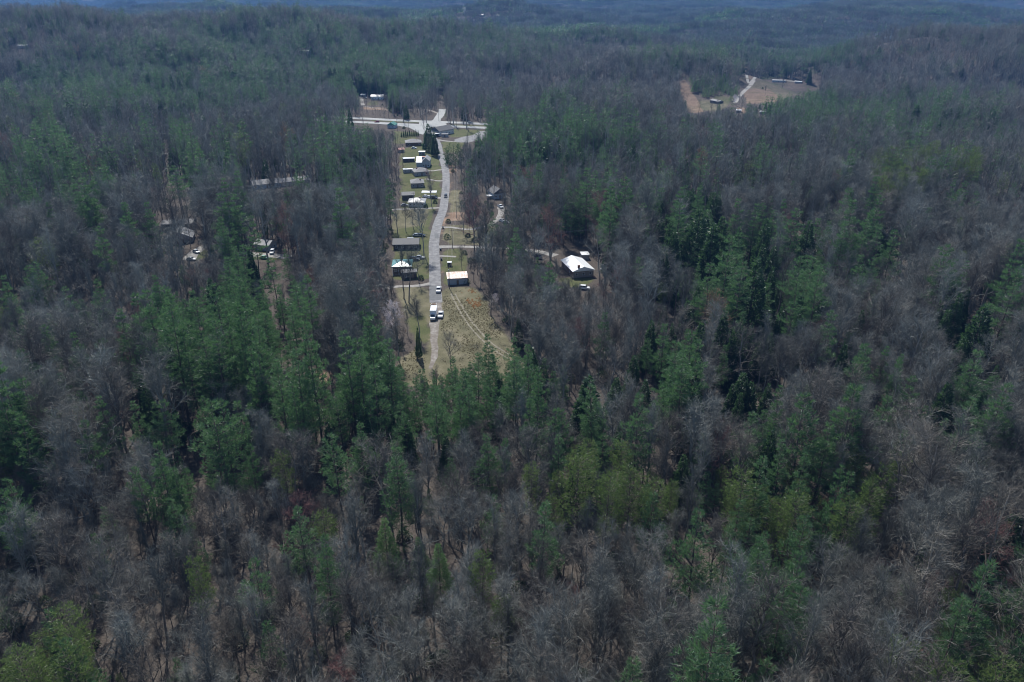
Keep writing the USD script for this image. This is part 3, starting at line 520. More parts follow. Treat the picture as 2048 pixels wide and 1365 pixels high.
vehicle('white_car', 'white car under the left half of the carport', 'car', 852, 395.5, 'car', 'whitecar', 1.2); vehicle('white_car', 'white car under the right half of the carport', 'car', 859, 396.5, 'car', 'whitecar', 1.25)
vehicle('silver_car', 'silver car parked on the lawn left of the white hipped house', 'car', 809, 412.5, 'car', 'silver', 1.55)
vehicle('dark_car', 'dark car with shining roof beside the teal-roofed house', 'car', 829, 521, 'suv', 'darkcar', 1.45)
vehicle('silver_car', 'silver car right of the dark car near the teal roof', 'car', 840, 517.5, 'car', 'silver', 1.4)
vehicle('parked_car', 'dark car under the bare tree beside the shaded low house', 'car', 842, 473, 'car', 'darkcar', 1.4); vehicle('parked_car', 'silver car left of the dark one beside the shaded low house', 'car', 834, 473, 'car', 'silver', 1.5)
vehicle('parked_car', 'white car in front of the dark hipped corner house', 'car', 828, 298, 'car', 'whitecar', 1.5); vehicle('parked_car', 'white car at the end of the corner house by the evergreens', 'car', 849, 291.5, 'car', 'whitecar', 1.4)
vehicle('highway_car', 'dark red car on the left stretch of the highway', 'car', 754, 245.5, 'suv', 'redcar', -1.5); vehicle('highway_car', 'pale car driving on the right stretch of the highway', 'car', 941, 247.8, 'suv', 'silver', 1.6)
vehicle('parked_car', 'white car parked in front of the pale-roofed cottage', 'car', 545, 507, 'suv', 'whitecar', 0.1); vehicle('parked_car', 'silver car behind the white one beside the pale-roofed cottage', 'car', 546, 494, 'suv', 'silver', 0.4); vehicle('parked_car', 'small green car on gravel below the pale-roofed cottage', 'car', 530, 518, 'car', 'greencar', 1.4)
vehicle('parked_car', 'silver car on the drive right of the wide-gabled grey house', 'car', 393, 506, 'car', 'silver', 0.9); vehicle('parked_car', 'pale car below the drive of the wide-gabled grey house', 'car', 383, 521, 'car', 'silver', 1.4)
vehicle('parked_car', 'white pickup in the yard below the dark house with deck', 'pickup truck', 1001, 416, 'pickup', 'whitecar', 0.4); vehicle('parked_car', 'white car halfway up the wooded gravel lane', 'car', 1005, 444, 'car', 'whitecar', 0.9); vehicle('parked_car', 'silver car beside the white one on the wooded gravel lane', 'car', 1012, 447, 'car', 'silver', 1.2)
vehicle('parked_car', 'dark blue car on the gravel lane near the white metal roof', 'car', 1077, 517, 'suv', 'darkcar', 0.5); vehicle('parked_car', 'old white car among the trees below the metal-roofed house', 'car', 1169, 579, 'suv', 'whitecar', 1.3)
vehicle('parked_car', 'white car beside the garage beyond the highway', 'car', 732, 196.5, 'car', 'whitecar', 0.6)
# trailer with cut brush behind the box truck
p = at(867, 617); o = thing('utility_trailer', 'low open trailer loaded with cut brush behind the box truck', 'trailer', (p[0], p[1], p[2] + 0.1))
part(o, 'deck', box(-1.05, 1.05, -2.2, 2.2, 0.6, 0.72), 'brown')
for s_ in (-1, 1): part(o, 'side_rail', box(s_ * 1.05 - 0.04, s_ * 1.05 + 0.04, -2.2, 2.2, 0.72, 1.3), 'galv'); wheel(o, s_ * 1.18, 0.4, 0.34)
part(o, 'drawbar', rod((0, -2.2, 0.62), (0, -3.5, 0.6), 0.06), 'galv')
rng = np.random.default_rng(5); mb = MB()
for k in range(220):
    c = rng.uniform([-0.9, -2, 0.75], [0.9, 2, 1.6]); d = rng.normal(size=3) * [0.6, 0.8, 0.35]; s = np.cross(d, rng.normal(size=3)); s *= 0.05 / np.linalg.norm(s)
    mb.tris([c - s, c + s, c + d])
q_ = usdkit.mesh(stage, numbered('/World/brush_pile'), (mb.get()[0] + [p[0], p[1], p[2] + 0.1], mb.get()[1]), M['rusttwig']).GetPrim(); tag(q_, 'tangled load of cut brush on the low open trailer', 'brush pile')
# small yard things
p = at(1204, 541); o = thing('gas_tank', 'small white gas tank right of the metal-roofed brick house', 'tank', p, 0.7)
c = trimesh.creation.capsule(1.4, 0.5, count=[16, 12]); c.apply_transform(trimesh.transformations.rotation_matrix(math.pi / 2, [0, 1, 0])); c.apply_translation([-0.0, 0, 0.75]); part(o, 'shell', c, 'white', True)
for x in (-0.6, 0.6): part(o, 'foot', box(x - 0.08, x + 0.08, -0.3, 0.3, 0, 0.32), 'galv')
for k, (px, py, lab) in enumerate(((883, 521, 'dark bin at the roadside level with the dark car'), (881.5, 501.5, 'dark bin at the corner of the gravel lane'), (886, 457, 'dark bin at the foot of the wooded lane'))):
    p = at(px, py); o = thing('roadside_bin', lab, 'bin', p); part(o, 'body', prism_x([(-0.35, 0.0), (0.35, 0.0), (0.42, 1.0), (-0.42, 1.0)], -0.35, 0.35), 'black'); part(o, 'lid', box(-0.42, 0.42, -0.48, 0.48, 1.003, 1.08), 'black')

# ------------------------------------------------------------------ utility poles and wires
POLES = {}
def pole(key, px, py, h, lab, arms=1, yaw=0.0):
    p = at(px, py); o = thing('utility_pole', lab, 'utility pole', p, yaw)
    part(o, 'post', rod((0, 0, -0.5), (0, 0, h), 0.17, 0.11, 8), 'pole'); part(o, 'crossarm', box(-1.2, 1.2, -0.06, 0.06, h - 0.75, h - 0.63), 'pole')
    for x in (-1.1, -0.5, 0.5, 1.1): part(o, 'insulator', rod((x, 0, h - 0.625), (x, 0, h - 0.42), 0.05, 0.03), 'galv')
    if arms > 1:
        c = trimesh.creation.cylinder(0.24, 0.8, sections=12); c.apply_translation([0, -0.42, h - 1.9]); part(o, 'transformer', c, 'galv')
    POLES[key] = (p, h, yaw); KEEP.append((hull_px(np.array([p, p + [0, 0, h]]), 1.5), 0.9)); FOOT.append(np.array([(p[0] - 1.5, p[1] - 3), (p[0] + 1.5, p[1] - 3), (p[0] + 1.5, p[1] + 1.5), (p[0] - 1.5, p[1] + 1.5)]))
pole('barn', 899, 578, 10.5, 'wooden pole at the left corner of the tin-roofed barn', 2)
pole('lane', 905, 497, 10, 'wooden pole beside the corner of the gravel lane')
pole('bend', 913, 437, 10, 'wooden pole at the clay bank right of the bend')
pole('mid', 912, 352, 10, 'wooden pole right of the village road by the clay cut')
pole('junction', 878, 243, 17, 'tallest wooden pole beside the side road mouth', 1, 0.2)
pole('verge', 818, 266, 11, 'wooden pole on the grass left of the junction', 1, 1.5)
pole('verge2', 795, 263, 11, 'wooden pole beside the green-roofed house', 1, 1.5)
pole('front', 828, 418, 10, 'wooden pole standing before the white hipped house', 2)
pole('brickhouse', 1186, 500, 11, 'wooden pole at the wood edge behind the metal-roofed house', 1, 1.3)
def wire(a, b, lab, offs=(-1.1, 0.5, 1.1), sag=1.2):
    (pa, ha, ya), (pb, hb, yb) = POLES[a], POLES[b]; pts, cnt = [], []
    for x in offs:
        A = pa + [x * math.cos(ya), x * math.sin(ya), ha - 0.42]; B = pb + [x * math.cos(yb), x * math.sin(yb), hb - 0.42]
        t = np.linspace(0, 1, 14)[:, None]; p_ = A * (1 - t) + B * t; p_[:, 2] -= 4 * sag * (t * (1 - t))[:, 0]; pts.append(p_); cnt.append(14)
    mb = MB()
    for p_ in pts: mb.add(*tube_np(p_, np.full(len(p_), 0.022), 4))
    x = thing('power_line', lab, 'power line', (0, 0, 0))
    for p_ in pts: part(x, 'wire', tube_np(p_, np.full(len(p_), 0.022), 4), 'wire')
wire('barn', 'lane', 'sagging wires from the barn pole to the gravel lane pole'); wire('lane', 'bend', 'wires from the gravel lane pole up to the bend'); wire('bend', 'mid', 'wires along the right side of the village road')
wire('verge', 'verge2', 'short wires beside the junction grass'); wire('verge', 'junction', 'wires over the junction to the tallest pole'); wire('lane', 'brickhouse', 'wires crossing the wood to the metal-roofed house', sag=2.0)

# ------------------------------------------------------------------ trees
def twig_tris(mb, base, d, length, width, rng):
    """single long triangles for twigs: arrays of base points and directions"""
    s = np.cross(d, rng.normal(size=d.shape)); s /= np.linalg.norm(s, axis=1, keepdims=True) + 1e-9
    w = np.asarray(width).reshape(-1, 1) / 2
    mb.tris(np.stack([base - s * w, base + s * w, base + d * np.asarray(length).reshape(-1, 1)], 1))
def unit(v): return v / (np.linalg.norm(v, axis=-1, keepdims=True) + 1e-9)
def bare_tree(seed, h, spread, start, form, lod=1.0, twig=0.034):
    rng = np.random.default_rng(seed); T, C = MB(), MB()
    n = 9; z = np.linspace(0, 1, n); lean = rng.normal(size=2) * 0.035 * h
    tr = np.column_stack([lean[0] * z ** 1.4 + np.cumsum(rng.normal(size=n)) * 0.008 * h, lean[1] * z ** 1.4 + np.cumsum(rng.normal(size=n)) * 0.008 * h, z * h * 0.93])
    tr[0, :2] = 0; r0 = 0.0125 * h
    T.add(*tube_np(np.vstack([[0, 0, -0.6], tr]), r0 * np.concatenate([[1.35], (1 - z) ** 0.8 * 0.95 + 0.06]), 6))
    nl = int((17 if form == 'forest' else 13) * (0.7 + 0.3 * lod)); tw_b, tw_d, tw_l = [], [], []
    for k in range(nl):
        f = start + (0.97 - start) * (k + rng.uniform(-0.3, 0.3)) / nl; f = min(max(f, start), 0.97)
        b = np.array([np.interp(f, z, tr[:, a]) for a in range(3)]); az = k * 2.399 + rng.uniform(-0.5, 0.5)
        if form == 'forest': ln = spread * (1.15 - 0.72 * (f - start) / (1 - start)) * rng.uniform(0.65, 1.15); up = rng.uniform(0.75, 1.25) + 0.2 * (f - start) / (1 - start)
        elif form == 'oak': ln = spread * (1.25 - 0.6 * (f - start) / (1 - start)) * rng.uniform(0.75, 1.15); up = rng.uniform(0.25, 0.8) + 0.5 * (f - start) / (1 - start)
        else: ln = spread * (1.1 - 0.5 * (f - start) / (1 - start)) * rng.uniform(0.7, 1.1); up = rng.uniform(1.1, 1.5)
        d = np.array([math.cos(az) * math.cos(up), math.sin(az) * math.cos(up), math.sin(up)])
        m = 5; pts = [b]
        for q in range(m):
            d = unit(d + rng.normal(size=3) * 0.10 + np.array([0, 0, 0.10 if form != 'oak' else 0.06])); pts.append(pts[-1] + d * ln / m * (1.25 if form != 'oak' else 1.15))
        pts = np.array(pts); rl = r0 * (1 - f) ** 0.6 * 0.5 + 0.045
        C.add(*tube_np(pts, rl * np.linspace(1, 0.22, m + 1), 4 if lod > 0.6 else 3))
        ns = max(3, int((9 if form == 'oak' else 7) * lod))
        for q in range(ns):
            t = rng.uniform(0.25, 1.0) * m; i0 = min(int(t), m - 1); base = pts[i0] + (pts[i0 + 1] - pts[i0]) * (t - i0); dm = unit(pts[i0 + 1] - pts[i0])
            sd = unit(dm * 0.75 + unit(rng.normal(size=3)) * 0.75 + [0, 0, 0.22]); sl = ln * rng.uniform(0.28, 0.5) * (1.1 - 0.4 * t / m) + 0.4
            mid = base + sd * sl * 0.5; sd2 = unit(sd + rng.normal(size=3) * 0.22 + [0, 0, 0.12]); end = mid + sd2 * sl * 0.5
            C.add(*tube_np(np.array([base, mid, end]), np.array([0.046, 0.030, 0.012]) * (h / 22), 3))
            nt = max(3, int((6.5 + 1.6 * sl) * lod)); tt = rng.uniform(0.15, 1.0, nt)
            bb = np.where(tt[:, None] < 0.5, base + (mid - base) * (tt[:, None] * 2), mid + (end - mid) * (tt[:, None] * 2 - 1))
            td = unit(sd2 * 0.7 + unit(rng.normal(size=(nt, 3))) * 0.85 + [0, 0, 0.25]); tl = rng.uniform(0.8, 2.1, nt) * (h / 22) * (0.8 + 0.15 * sl)
            tw_b += [bb, bb + td * tl[:, None] * 0.4, bb + td * tl[:, None] * 0.65]; e1 = unit(td + unit(rng.normal(size=(nt, 3))) * 0.7); e2 = unit(td + unit(rng.normal(size=(nt, 3))) * 0.7)
            tw_d += [td, e1, e2]; tw_l += [tl, tl * 0.6, tl * 0.5]
    B, D, Ln = np.vstack(tw_b), np.vstack(tw_d), np.concatenate(tw_l)
    twig_tris(C, B, D, Ln, np.full(len(B), twig / max(lod, 0.3) ** 0.7), rng)
    return T.get(), C.get()
def tuft_tris(mb, c, d, size, n, width, rng, spread=0.8):
    for _ in range(n):
        dd = unit(d + unit(rng.normal(size=c.shape)) * spread); s = unit(np.cross(dd, rng.normal(size=c.shape))); sz = size * rng.uniform(0.7, 1.25, len(c))
        w = (sz * width)[:, None]; mid = c + dd * sz[:, None] * 0.45
        mb.tris(np.stack([c - dd * 0.05, mid + s * w, c + dd * sz[:, None]], 1)); mb.tris(np.stack([c - dd * 0.05, c + dd * sz[:, None], mid - s * w], 1)) if width > 0.13 else None
def pine_tree(seed, h, start, spread, form, lod=1.0):
    rng = np.random.default_rng(seed); T, C, B = MB(), MB(), MB()
    n = 8; z = np.linspace(0, 1, n); lean = rng.normal(size=2) * 0.02 * h
    tr = np.column_stack([lean[0] * z, lean[1] * z, z * h * 0.985]); tr[1:-1, :2] += rng.normal(size=(n - 2, 2)) * 0.004 * h; r0 = 0.0105 * h
    T.add(*tube_np(np.vstack([[0, 0, -0.6], tr]), r0 * np.concatenate([[1.2], (1 - z) * 0.95 + 0.05]), 6))
    step = {'white': 1.15, 'yellow': 0.62, 'young': 0.55}[form] * (h / 22) ** 0.5 / (0.75 + 0.25 * lod)
    zz = start * h; wh = 0
    cs, ds, szs = [], [], []
    while zz < h * 0.985:
        f = (zz - start * h) / (h - start * h)
        if form == 'white': prof = (0.7 + 1.1 * f if f < 0.25 else 0.98 - 0.86 * ((f - 0.25) / 0.75) ** 1.05) * (0.82 + 0.3 * math.sin(wh * 2.1 + seed)); nb = rng.integers(4, 6); up = 0.05 + 0.55 * f
        elif form == 'yellow': prof = (0.75 + 0.5 * f if f < 0.5 else 1.0 - 0.62 * ((f - 0.5) / 0.5) ** 2); nb = rng.integers(3, 6); up = 0.15 + 0.5 * f
        else: prof = 1.05 - 0.98 * f; nb = 6; up = 0.1 + 0.55 * f
        for k in range(nb):
            if rng.random() < (0.14 if form != 'young' else 0.02): continue
            az = wh * 0.9 + k * 2 * math.pi / nb + rng.uniform(-0.45, 0.45); ln = max(0.35, spread * prof * (rng.uniform(0.62, 1.2) if form != 'young' else rng.uniform(0.85, 1.1)))
            hd = np.array([math.cos(az), math.sin(az), 0]); sd = np.array([-math.sin(az), math.cos(az), 0]); b = np.array([np.interp(zz / h, z, tr[:, a]) for a in range(3)])
            tip = b + hd * ln * math.cos(up) + [0, 0, ln * math.sin(up)]
            B.add(*tube_np(np.array([b, (b + tip) / 2 - [0, 0, 0.04 * ln], tip]), np.array([0.045, 0.03, 0.012]) * (h / 20), 3))
            nt = max(3, int(ln * {'white': 12.0, 'yellow': 7.2, 'young': 9.0}[form] * lod)); t = rng.uniform(0.25, 1.0, nt) ** 0.8
            lat = rng.uniform(-1, 1, nt) * (0.16 * ln + 0.34 * ln * (1 - np.abs(t - 0.65) * 1.6)); lift = rng.uniform(-0.08, 0.2, nt) * (0.25 + 0.2 * ln)
            c = b + (tip - b) * t[:, None] + sd * lat[:, None] + np.column_stack([np.zeros(nt), np.zeros(nt), lift - 0.1 * np.sin(t * np.pi) * 0.3 * ln])
            cs.append(c); ds.append(unit(hd * 0.75 + sd * (lat / (ln + 0.1))[:, None] * 1.1 + [0, 0, 0.65])); szs.append(np.full(nt, {'white': 0.62, 'yellow': 0.5, 'young': 0.5}[form]) * (h / 20) ** 0.4)
        zz += step * rng.uniform(0.75, 1.25); wh += 1
    c, d, s = np.vstack(cs), np.vstack(ds), np.concatenate(szs) / lod ** 0.5
    tuft_tris(C, c, d, s, 4 if lod > 0.6 else 2, 0.12, rng, 0.75)
    bv, bf = B.get(); T.add(bv, bf)
    return T.get(), C.get()
def cone_tree(seed, h, spread, form, lod=1.0):
    """dense to the ground: cedar, holly, cypress (form: how it narrows)"""
    rng = np.random.default_rng(seed); T, C = MB(), MB()
    T.add(*tube_np(np.array([[0, 0, -0.5], [0, 0, h * 0.5], [0, 0, h * 0.95]]), np.array([0.014, 0.009, 0.002]) * h, 6))
    n = int(2600 * lod); f = 1 - np.sqrt(rng.uniform(0.0, 1, n)); f = f * 0.98 + 0.02 if form != 'round' else f
    ang = rng.uniform(0, 2 * np.pi, n)
    lump = 1 + 0.16 * np.sin(ang * 3 + f * 17 + seed) + 0.12 * np.sin(ang * 5 - f * 29 + 2 * seed) + rng.normal(size=n) * 0.07
    prof = (1 - f) ** 0.85 * np.minimum(1, 0.55 + f * 5) if form == 'cone' else np.sqrt(np.maximum(0, 1 - (2 * f ** 0.9 - 0.75) ** 2 / 1.6)) * 1.05
    rad = spread * prof * lump * np.sqrt(rng.uniform(0.45, 1, n))
    c = np.column_stack([np.cos(ang) * rad, np.sin(ang) * rad, 0.3 + f * h * 0.97]); d = unit(np.column_stack([np.cos(ang), np.sin(ang), np.full(n, 0.75)]))
    tuft_tris(C, c, d, np.full(n, 0.50) * (h / 12) ** 0.4 / lod ** 0.5, 2, 0.2, rng, 0.7)
    return T.get(), C.get()
PROTO = {}          # kind -> list of (height, trunk mesh, crown mesh, trunk look, crown look), full and light
def proto(kind, h, make, tm, cm):
    PROTO.setdefault(kind, []).append((h, make(1.0), make(0.42), tm, cm))
for k in range(5): proto('bare', 24, lambda l, k=k: bare_tree(100 + k, 24, 4.2 + 0.5 * (k % 3), 0.36 + 0.07 * (k % 3), 'forest', l), 'trunk', 'twig')
for k in range(3): proto('bare', 24, lambda l, k=k: bare_tree(120 + k, 24, 6.4, 0.28 + 0.05 * k, 'oak', l), 'trunk', 'twig')
for k in range(3): proto('bare', 24, lambda l, k=k: bare_tree(130 + k, 24, 6.2, 0.30 + 0.05 * k, 'vase', l), 'trunk', 'twig')
for k in range(2): proto('red', 20, lambda l, k=k: bare_tree(140 + k, 20, 5.4, 0.25, 'oak', l), 'trunk', 'redtwig')
for k in range(1): proto('rusty', 18, lambda l, k=k: bare_tree(150 + k, 18, 5.0, 0.2, 'oak', l, 0.07), 'trunk', 'rusttwig')
for k in range(1): proto('blossom', 9, lambda l, k=k: bare_tree(160 + k, 9, 3.4, 0.2, 'oak', l, 0.075), 'trunk', 'blossom')
for k in range(5): proto('wp', 24, lambda l, k=k: pine_tree(200 + k, 24, (0.28, 0.40, 0.22, 0.46, 0.33)[k], (4.3, 3.8, 4.6, 4.0, 3.4)[k], 'white', l), 'pinebark', 'wp')
for k in range(4): proto('yp', 18, lambda l, k=k: pine_tree(220 + k, 18, (0.35, 0.42, 0.3, 0.5)[k], (2.7, 2.3, 2.9, 2.5)[k], 'yellow', l), 'pinebark', 'yp')
for k in range(2): proto('young', 14, lambda l, k=k: pine_tree(240 + k, 14, 0.08, 3.2, 'young', l), 'pinebark', 'bright')
for k in range(3): proto('cone', 14, lambda l, k=k: cone_tree(260 + k, 14, (2.7, 2.2, 3.0)[k], 'cone', l), 'pinebark', 'cone')
proto('round', 13, lambda l: cone_tree(270, 13, 5.0, 'round', l), 'pinebark', 'cone')

# where the woods are green in the photo: (x, y, half width, half height, share, kind)
GREEN = [(760, 820, 150, 90, .98, 'wp'), (890, 800, 120, 75, .95, 'wp'), (965, 775, 130, 60, .95, 'wp'), (130, 1410, 125, 120, .98, 'yp'), (1970, 1380, 130, 130, .9, 'yp'), (1480, 1400, 70, 90, .7, 'yp'), (1390, 480, 70, 90, .75, 'cone'), (1540, 560, 120, 110, .6, 'wp'), (1500, 640, 60, 70, .7, 'cone'), (470, 650, 150, 85, .92, 'wp'), (360, 720, 180, 45, .55, 'wp'), (130, 640, 90, 60, .35, 'wp'), (50, 370, 80, 70, .7, 'wp'), (180, 395, 55, 40, .8, 'wp'), (100, 310, 50, 45, .7, 'wp'), (370, 335, 30, 55, .8, 'wp'), (590, 700, 45, 80, .8, 'cone'),
         (700, 800, 90, 70, .92, 'wp'), (800, 800, 90, 60, .92, 'wp'), (960, 762, 120, 50, .95, 'wp'), (1060, 770, 50, 60, .7, 'wp'), (880, 850, 60, 50, .5, 'wp'), (690, 900, 55, 55, .85, 'wp'), (520, 740, 60, 70, .6, 'wp'),
         (1180, 985, 110, 70, .9, 'yp'), (1260, 1010, 80, 60, .75, 'yp'), (1450, 980, 70, 70, .75, 'yp'), (1560, 1040, 150, 80, .9, 'yp'), (1370, 1090, 60, 90, .6, 'yp'), (1540, 1150, 130, 80, .75, 'wp'), (1740, 985, 60, 60, .85, 'yp'), (1620, 1110, 80, 60, .7, 'yp'), (1970, 1270, 100, 110, .9, 'yp'), (1800, 1300, 90, 60, .5, 'yp'), (1480, 1330, 60, 40, .7, 'yp'), (1690, 1180, 60, 60, .3, 'wp'),
         (1330, 755, 70, 55, .85, 'wp'), (1480, 790, 55, 35, .6, 'cone'), (1390, 480, 50, 75, .85, 'wp'), (1130, 430, 50, 60, .55, 'wp'), (1050, 420, 30, 55, .6, 'wp'), (1220, 420, 30, 55, .75, 'wp'), (1310, 420, 50, 50, .6, 'wp'), (1490, 590, 45, 90, .85, 'wp'), (1570, 520, 60, 70, .55, 'wp'), (1400, 540, 40, 60, .7, 'wp'), (1760, 500, 40, 45, .7, 'wp'), (1680, 530, 60, 60, .35, 'wp'),
         (1090, 285, 130, 45, .85, 'wp'), (1240, 295, 90, 40, .55, 'wp'), (1795, 360, 60, 45, .8, 'yp'), (1890, 335, 90, 16, .8, 'yp'), (1850, 235, 130, 45, .65, 'wp'), (1425, 170, 65, 30, .98, 'young'), (1610, 215, 90, 35, .85, 'wp'), (1920, 670, 55, 65, .6, 'cone'), (2005, 600, 50, 70, .5, 'wp'), (1950, 800, 60, 60, .55, 'wp'), (1770, 820, 40, 60, .6, 'wp'), (1680, 740, 50, 60, .45, 'wp'), (1480, 700, 45, 60, .6, 'wp'), (1360, 660, 50, 60, .55, 'cone'), (1660, 900, 40, 40, .5, 'wp'), (1540, 880, 40, 40, .5, 'wp'), (1930, 900, 60, 50, .5, 'wp'),
         (330, 150, 280, 65, .72, 'wp'), (90, 190, 110, 40, .5, 'wp'), (620, 130, 190, 45, .7, 'wp'), (770, 150, 110, 45, .95, 'wp'), (540, 70, 180, 25, .65, 'wp'), (870, 70, 150, 45, .5, 'wp'), (1550, 105, 190, 28, .6, 'wp'), (690, 310, 60, 50, .7, 'wp'), (600, 330, 60, 60, .35, 'wp'), (1120, 215, 40, 25, .7, 'wp'), (1000, 70, 130, 50, .45, 'wp'), (1700, 30, 300, 25, .5, 'wp'), (1230, 60, 100, 30, .35, 'wp'), (1000, 225, 15, 25, .9, 'young'),
         (300, 830, 35, 45, .55, 'wp'), (355, 875, 45, 50, .85, 'wp'), (450, 890, 55, 55, .9, 'wp'), (345, 1000, 70, 55, .8, 'wp'), (130, 770, 55, 55, .5, 'wp'), (50, 860, 50, 50, .5, 'wp'), (120, 1335, 100, 40, .98, 'yp'), (240, 880, 35, 40, .5, 'wp'), (430, 790, 55, 50, .6, 'wp'), (545, 770, 60, 60, .8, 'wp'), (1190, 890, 35, 45, .8, 'wp'), (1090, 855, 40, 40, .6, 'wp'), (835, 985, 40, 40, .45, 'wp'), (640, 480, 10, 10, .1, 'wp'), (180, 870, 40, 60, .3, 'wp'), (550, 560, 40, 60, .7, 'wp'), (480, 480, 35, 60, .6, 'wp'), (500, 560, 40, 50, .5, 'wp'), (440, 350, 40, 40, .4, 'wp'), (240, 210, 60, 30, .4, 'wp'), (1130, 960, 60, 50, .6, 'yp'), (960, 1200, 60, 60, .15, 'yp'), (1730, 1180, 80, 40, .3, 'yp')]
OPEN = [([(690, 228), (860, 232), (884, 222), (890, 236), (975, 246), (970, 264), (860, 262), (760, 259), (690, 250)], 0.985),
        ([(802, 296), (807, 270), (845, 260), (970, 258), (950, 286), (918, 288), (903, 340), (908, 420), (903, 450), (938, 455), (945, 488), (930, 502), (934, 572), (966, 598), (979, 640), (1036, 710), (1020, 728), (940, 716), (900, 728), (800, 745), (790, 720), (835, 672), (800, 640), (795, 575), (785, 500), (788, 425), (800, 400), (798, 330)], 0.965),
        ([(1020, 500), (1110, 502), (1200, 500), (1196, 556), (1180, 575), (1130, 568), (1108, 525)], 0.72), ([(1364, 160), (1375, 162), (1410, 190), (1475, 192), (1480, 148), (1505, 150), (1640, 152), (1640, 182), (1500, 208), (1440, 218), (1408, 226), (1384, 228), (1358, 186)], 0.985), ([(720, 200), (760, 202), (790, 219), (870, 219), (870, 226), (730, 218)], 0.9),
        ([(330, 485), (430, 480), (435, 500), (400, 525), (320, 530)], 0.45), ([(510, 495), (580, 500), (585, 520), (510, 522)], 0.6), ([(925, 448), (1010, 405), (1015, 445), (970, 462), (930, 465)], 0.5), ([(880, 160), (886, 160), (887, 215), (880, 215)], 0.9), ([(630, 738), (668, 738), (660, 775), (632, 772)], 0.8), ([(785, 715), (850, 735), (830, 760), (790, 765)], 0.9)]
for p_, w_ in OPEN: KEEP.append((p_, w_))
keepP = [(np.asarray(p_, float), w_, 0.0 if n_ < len(KEEP) - len(OPEN) else 1.0) for n_, (p_, w_) in enumerate(KEEP)]
hard, open_ground = [np.asarray(p) for p in FOOT] + [world_poly(q_) for q_ in ([(1352, 163), (1374, 161), (1382, 182), (1398, 203), (1410, 224), (1380, 226), (1360, 186)], [(1484, 148), (1512, 158), (1640, 162), (1638, 186), (1560, 208), (1480, 212)], [(1404, 198), (1462, 206), (1440, 222), (1408, 222)])] + [world_poly([(1105, 496), (1190, 496), (1192, 558), (1120, 558)])], wl + wf
def forbidden(x, y):
    bad = np.zeros(len(x), bool)
    for p in hard:
        lo, hi = p.min(0) - 1, p.max(0) + 1; m = (x > lo[0]) & (x < hi[0]) & (y > lo[1]) & (y < hi[1])
        if m.any(): bad[m] |= inside(p, x[m], y[m])
    for p in open_ground:
        bad |= inside(p, x + rng.normal(size=len(x)) * 1.2, y + rng.normal(size=len(x)) * 2.0) & (rng.random(len(x)) > 0.08)
    for c, w in ROADS:
        lo, hi = c.min(0) - w - 2, c.max(0) + w + 2; m = np.nonzero((x > lo[0]) & (x < hi[0]) & (y > lo[1]) & (y < hi[1]))[0]
        if len(m):
            d2 = ((x[m, None] - c[None, :, 0]) ** 2 + (y[m, None] - c[None, :, 1]) ** 2).min(1); bad[m[d2 < (w + 1.6) ** 2]] = True
    return bad
TREES = []          # (kind, proto index, x, y, z, height, yaw, wide, label or None)
rng = np.random.default_rng(2024)
def scatter(cell, r0, r1):
    n = int(2 * (r1 * 0.75 + 60) / cell); m = int((r1 + 10) / cell)
    gx_, gy_ = np.meshgrid((np.arange(n) - n / 2) * cell, np.arange(m) * cell + 30)
    x = gx_.ravel() + rng.uniform(-0.48, 0.48, gx_.size) * cell; y = gy_.ravel() + rng.uniform(-0.48, 0.48, gx_.size) * cell
    r = np.hypot(x, y); k = (r >= r0) & (r < r1) & (np.abs(x) < y * 0.70 + 45)
    x, y = x[k], y[k]; k = ~forbidden(x, y); return x[k], y[k]
def kinds_at(u, v, x, y):
    """share of evergreens and their kind where the crown shows"""
    best = np.full(len(u), 0.09) - 0.05 * smooth(600, 1000, np.hypot(x, y)) + 0.22 * smooth(0.56, 0.64, fbm2(x, y, 170, 3, 21) + 0.5) * smooth(500, 1200, np.hypot(x, y)); kind = np.full(len(u), 'wp', dtype=object)
    kind[(rng.random(len(u)) < 0.12)] = 'yp'
    for cx, cy, rx, ry, s, kd in GREEN:
        d = ((u - cx) / rx) ** 2 + ((v - cy) / ry) ** 2; w = (min(0.98, s * 1.12) if cy > 420 else s * 0.68) * (1 - smooth(0.8, 1.6, d)); m = w > best
        best[m] = w[m]; kind[m] = kd if kd != 'yp' else np.where(rng.random(int(m.sum())) < 0.68, 'yp', 'wp')
    return best, kind
def crowns_clear(x, y, z, h, rad):
    """chance that a tree stays: those that would stand in front of what the photo shows open are left out"""
    stay = np.ones(len(x)); dj = 3600 / np.hypot(x, y); ju, jv = rng.normal(size=len(x)) * dj, rng.normal(size=len(x)) * dj * 0.6
    for f, sx in ((0.3, 0), (0.45, -0.8), (0.45, 0.8), (0.65, -1.0), (0.65, 0), (0.65, 1.0), (0.85, -0.6), (0.85, 0.6), (0.98, 0)):
        u, v, _ = project(np.column_stack([x + sx * rad, y, z + f * h]))
        for p, w, soft in keepP:
            uu, vv = (u + ju, v + jv) if soft else (u, v)
            lo, hi = p.min(0), p.max(0); m = np.nonzero((uu > lo[0]) & (uu < hi[0]) & (vv > lo[1]) & (vv < hi[1]))[0]
            if len(m): q = m[inside(p, uu[m], vv[m])]; stay[q] = np.minimum(stay[q], 1 - w)
    return stay
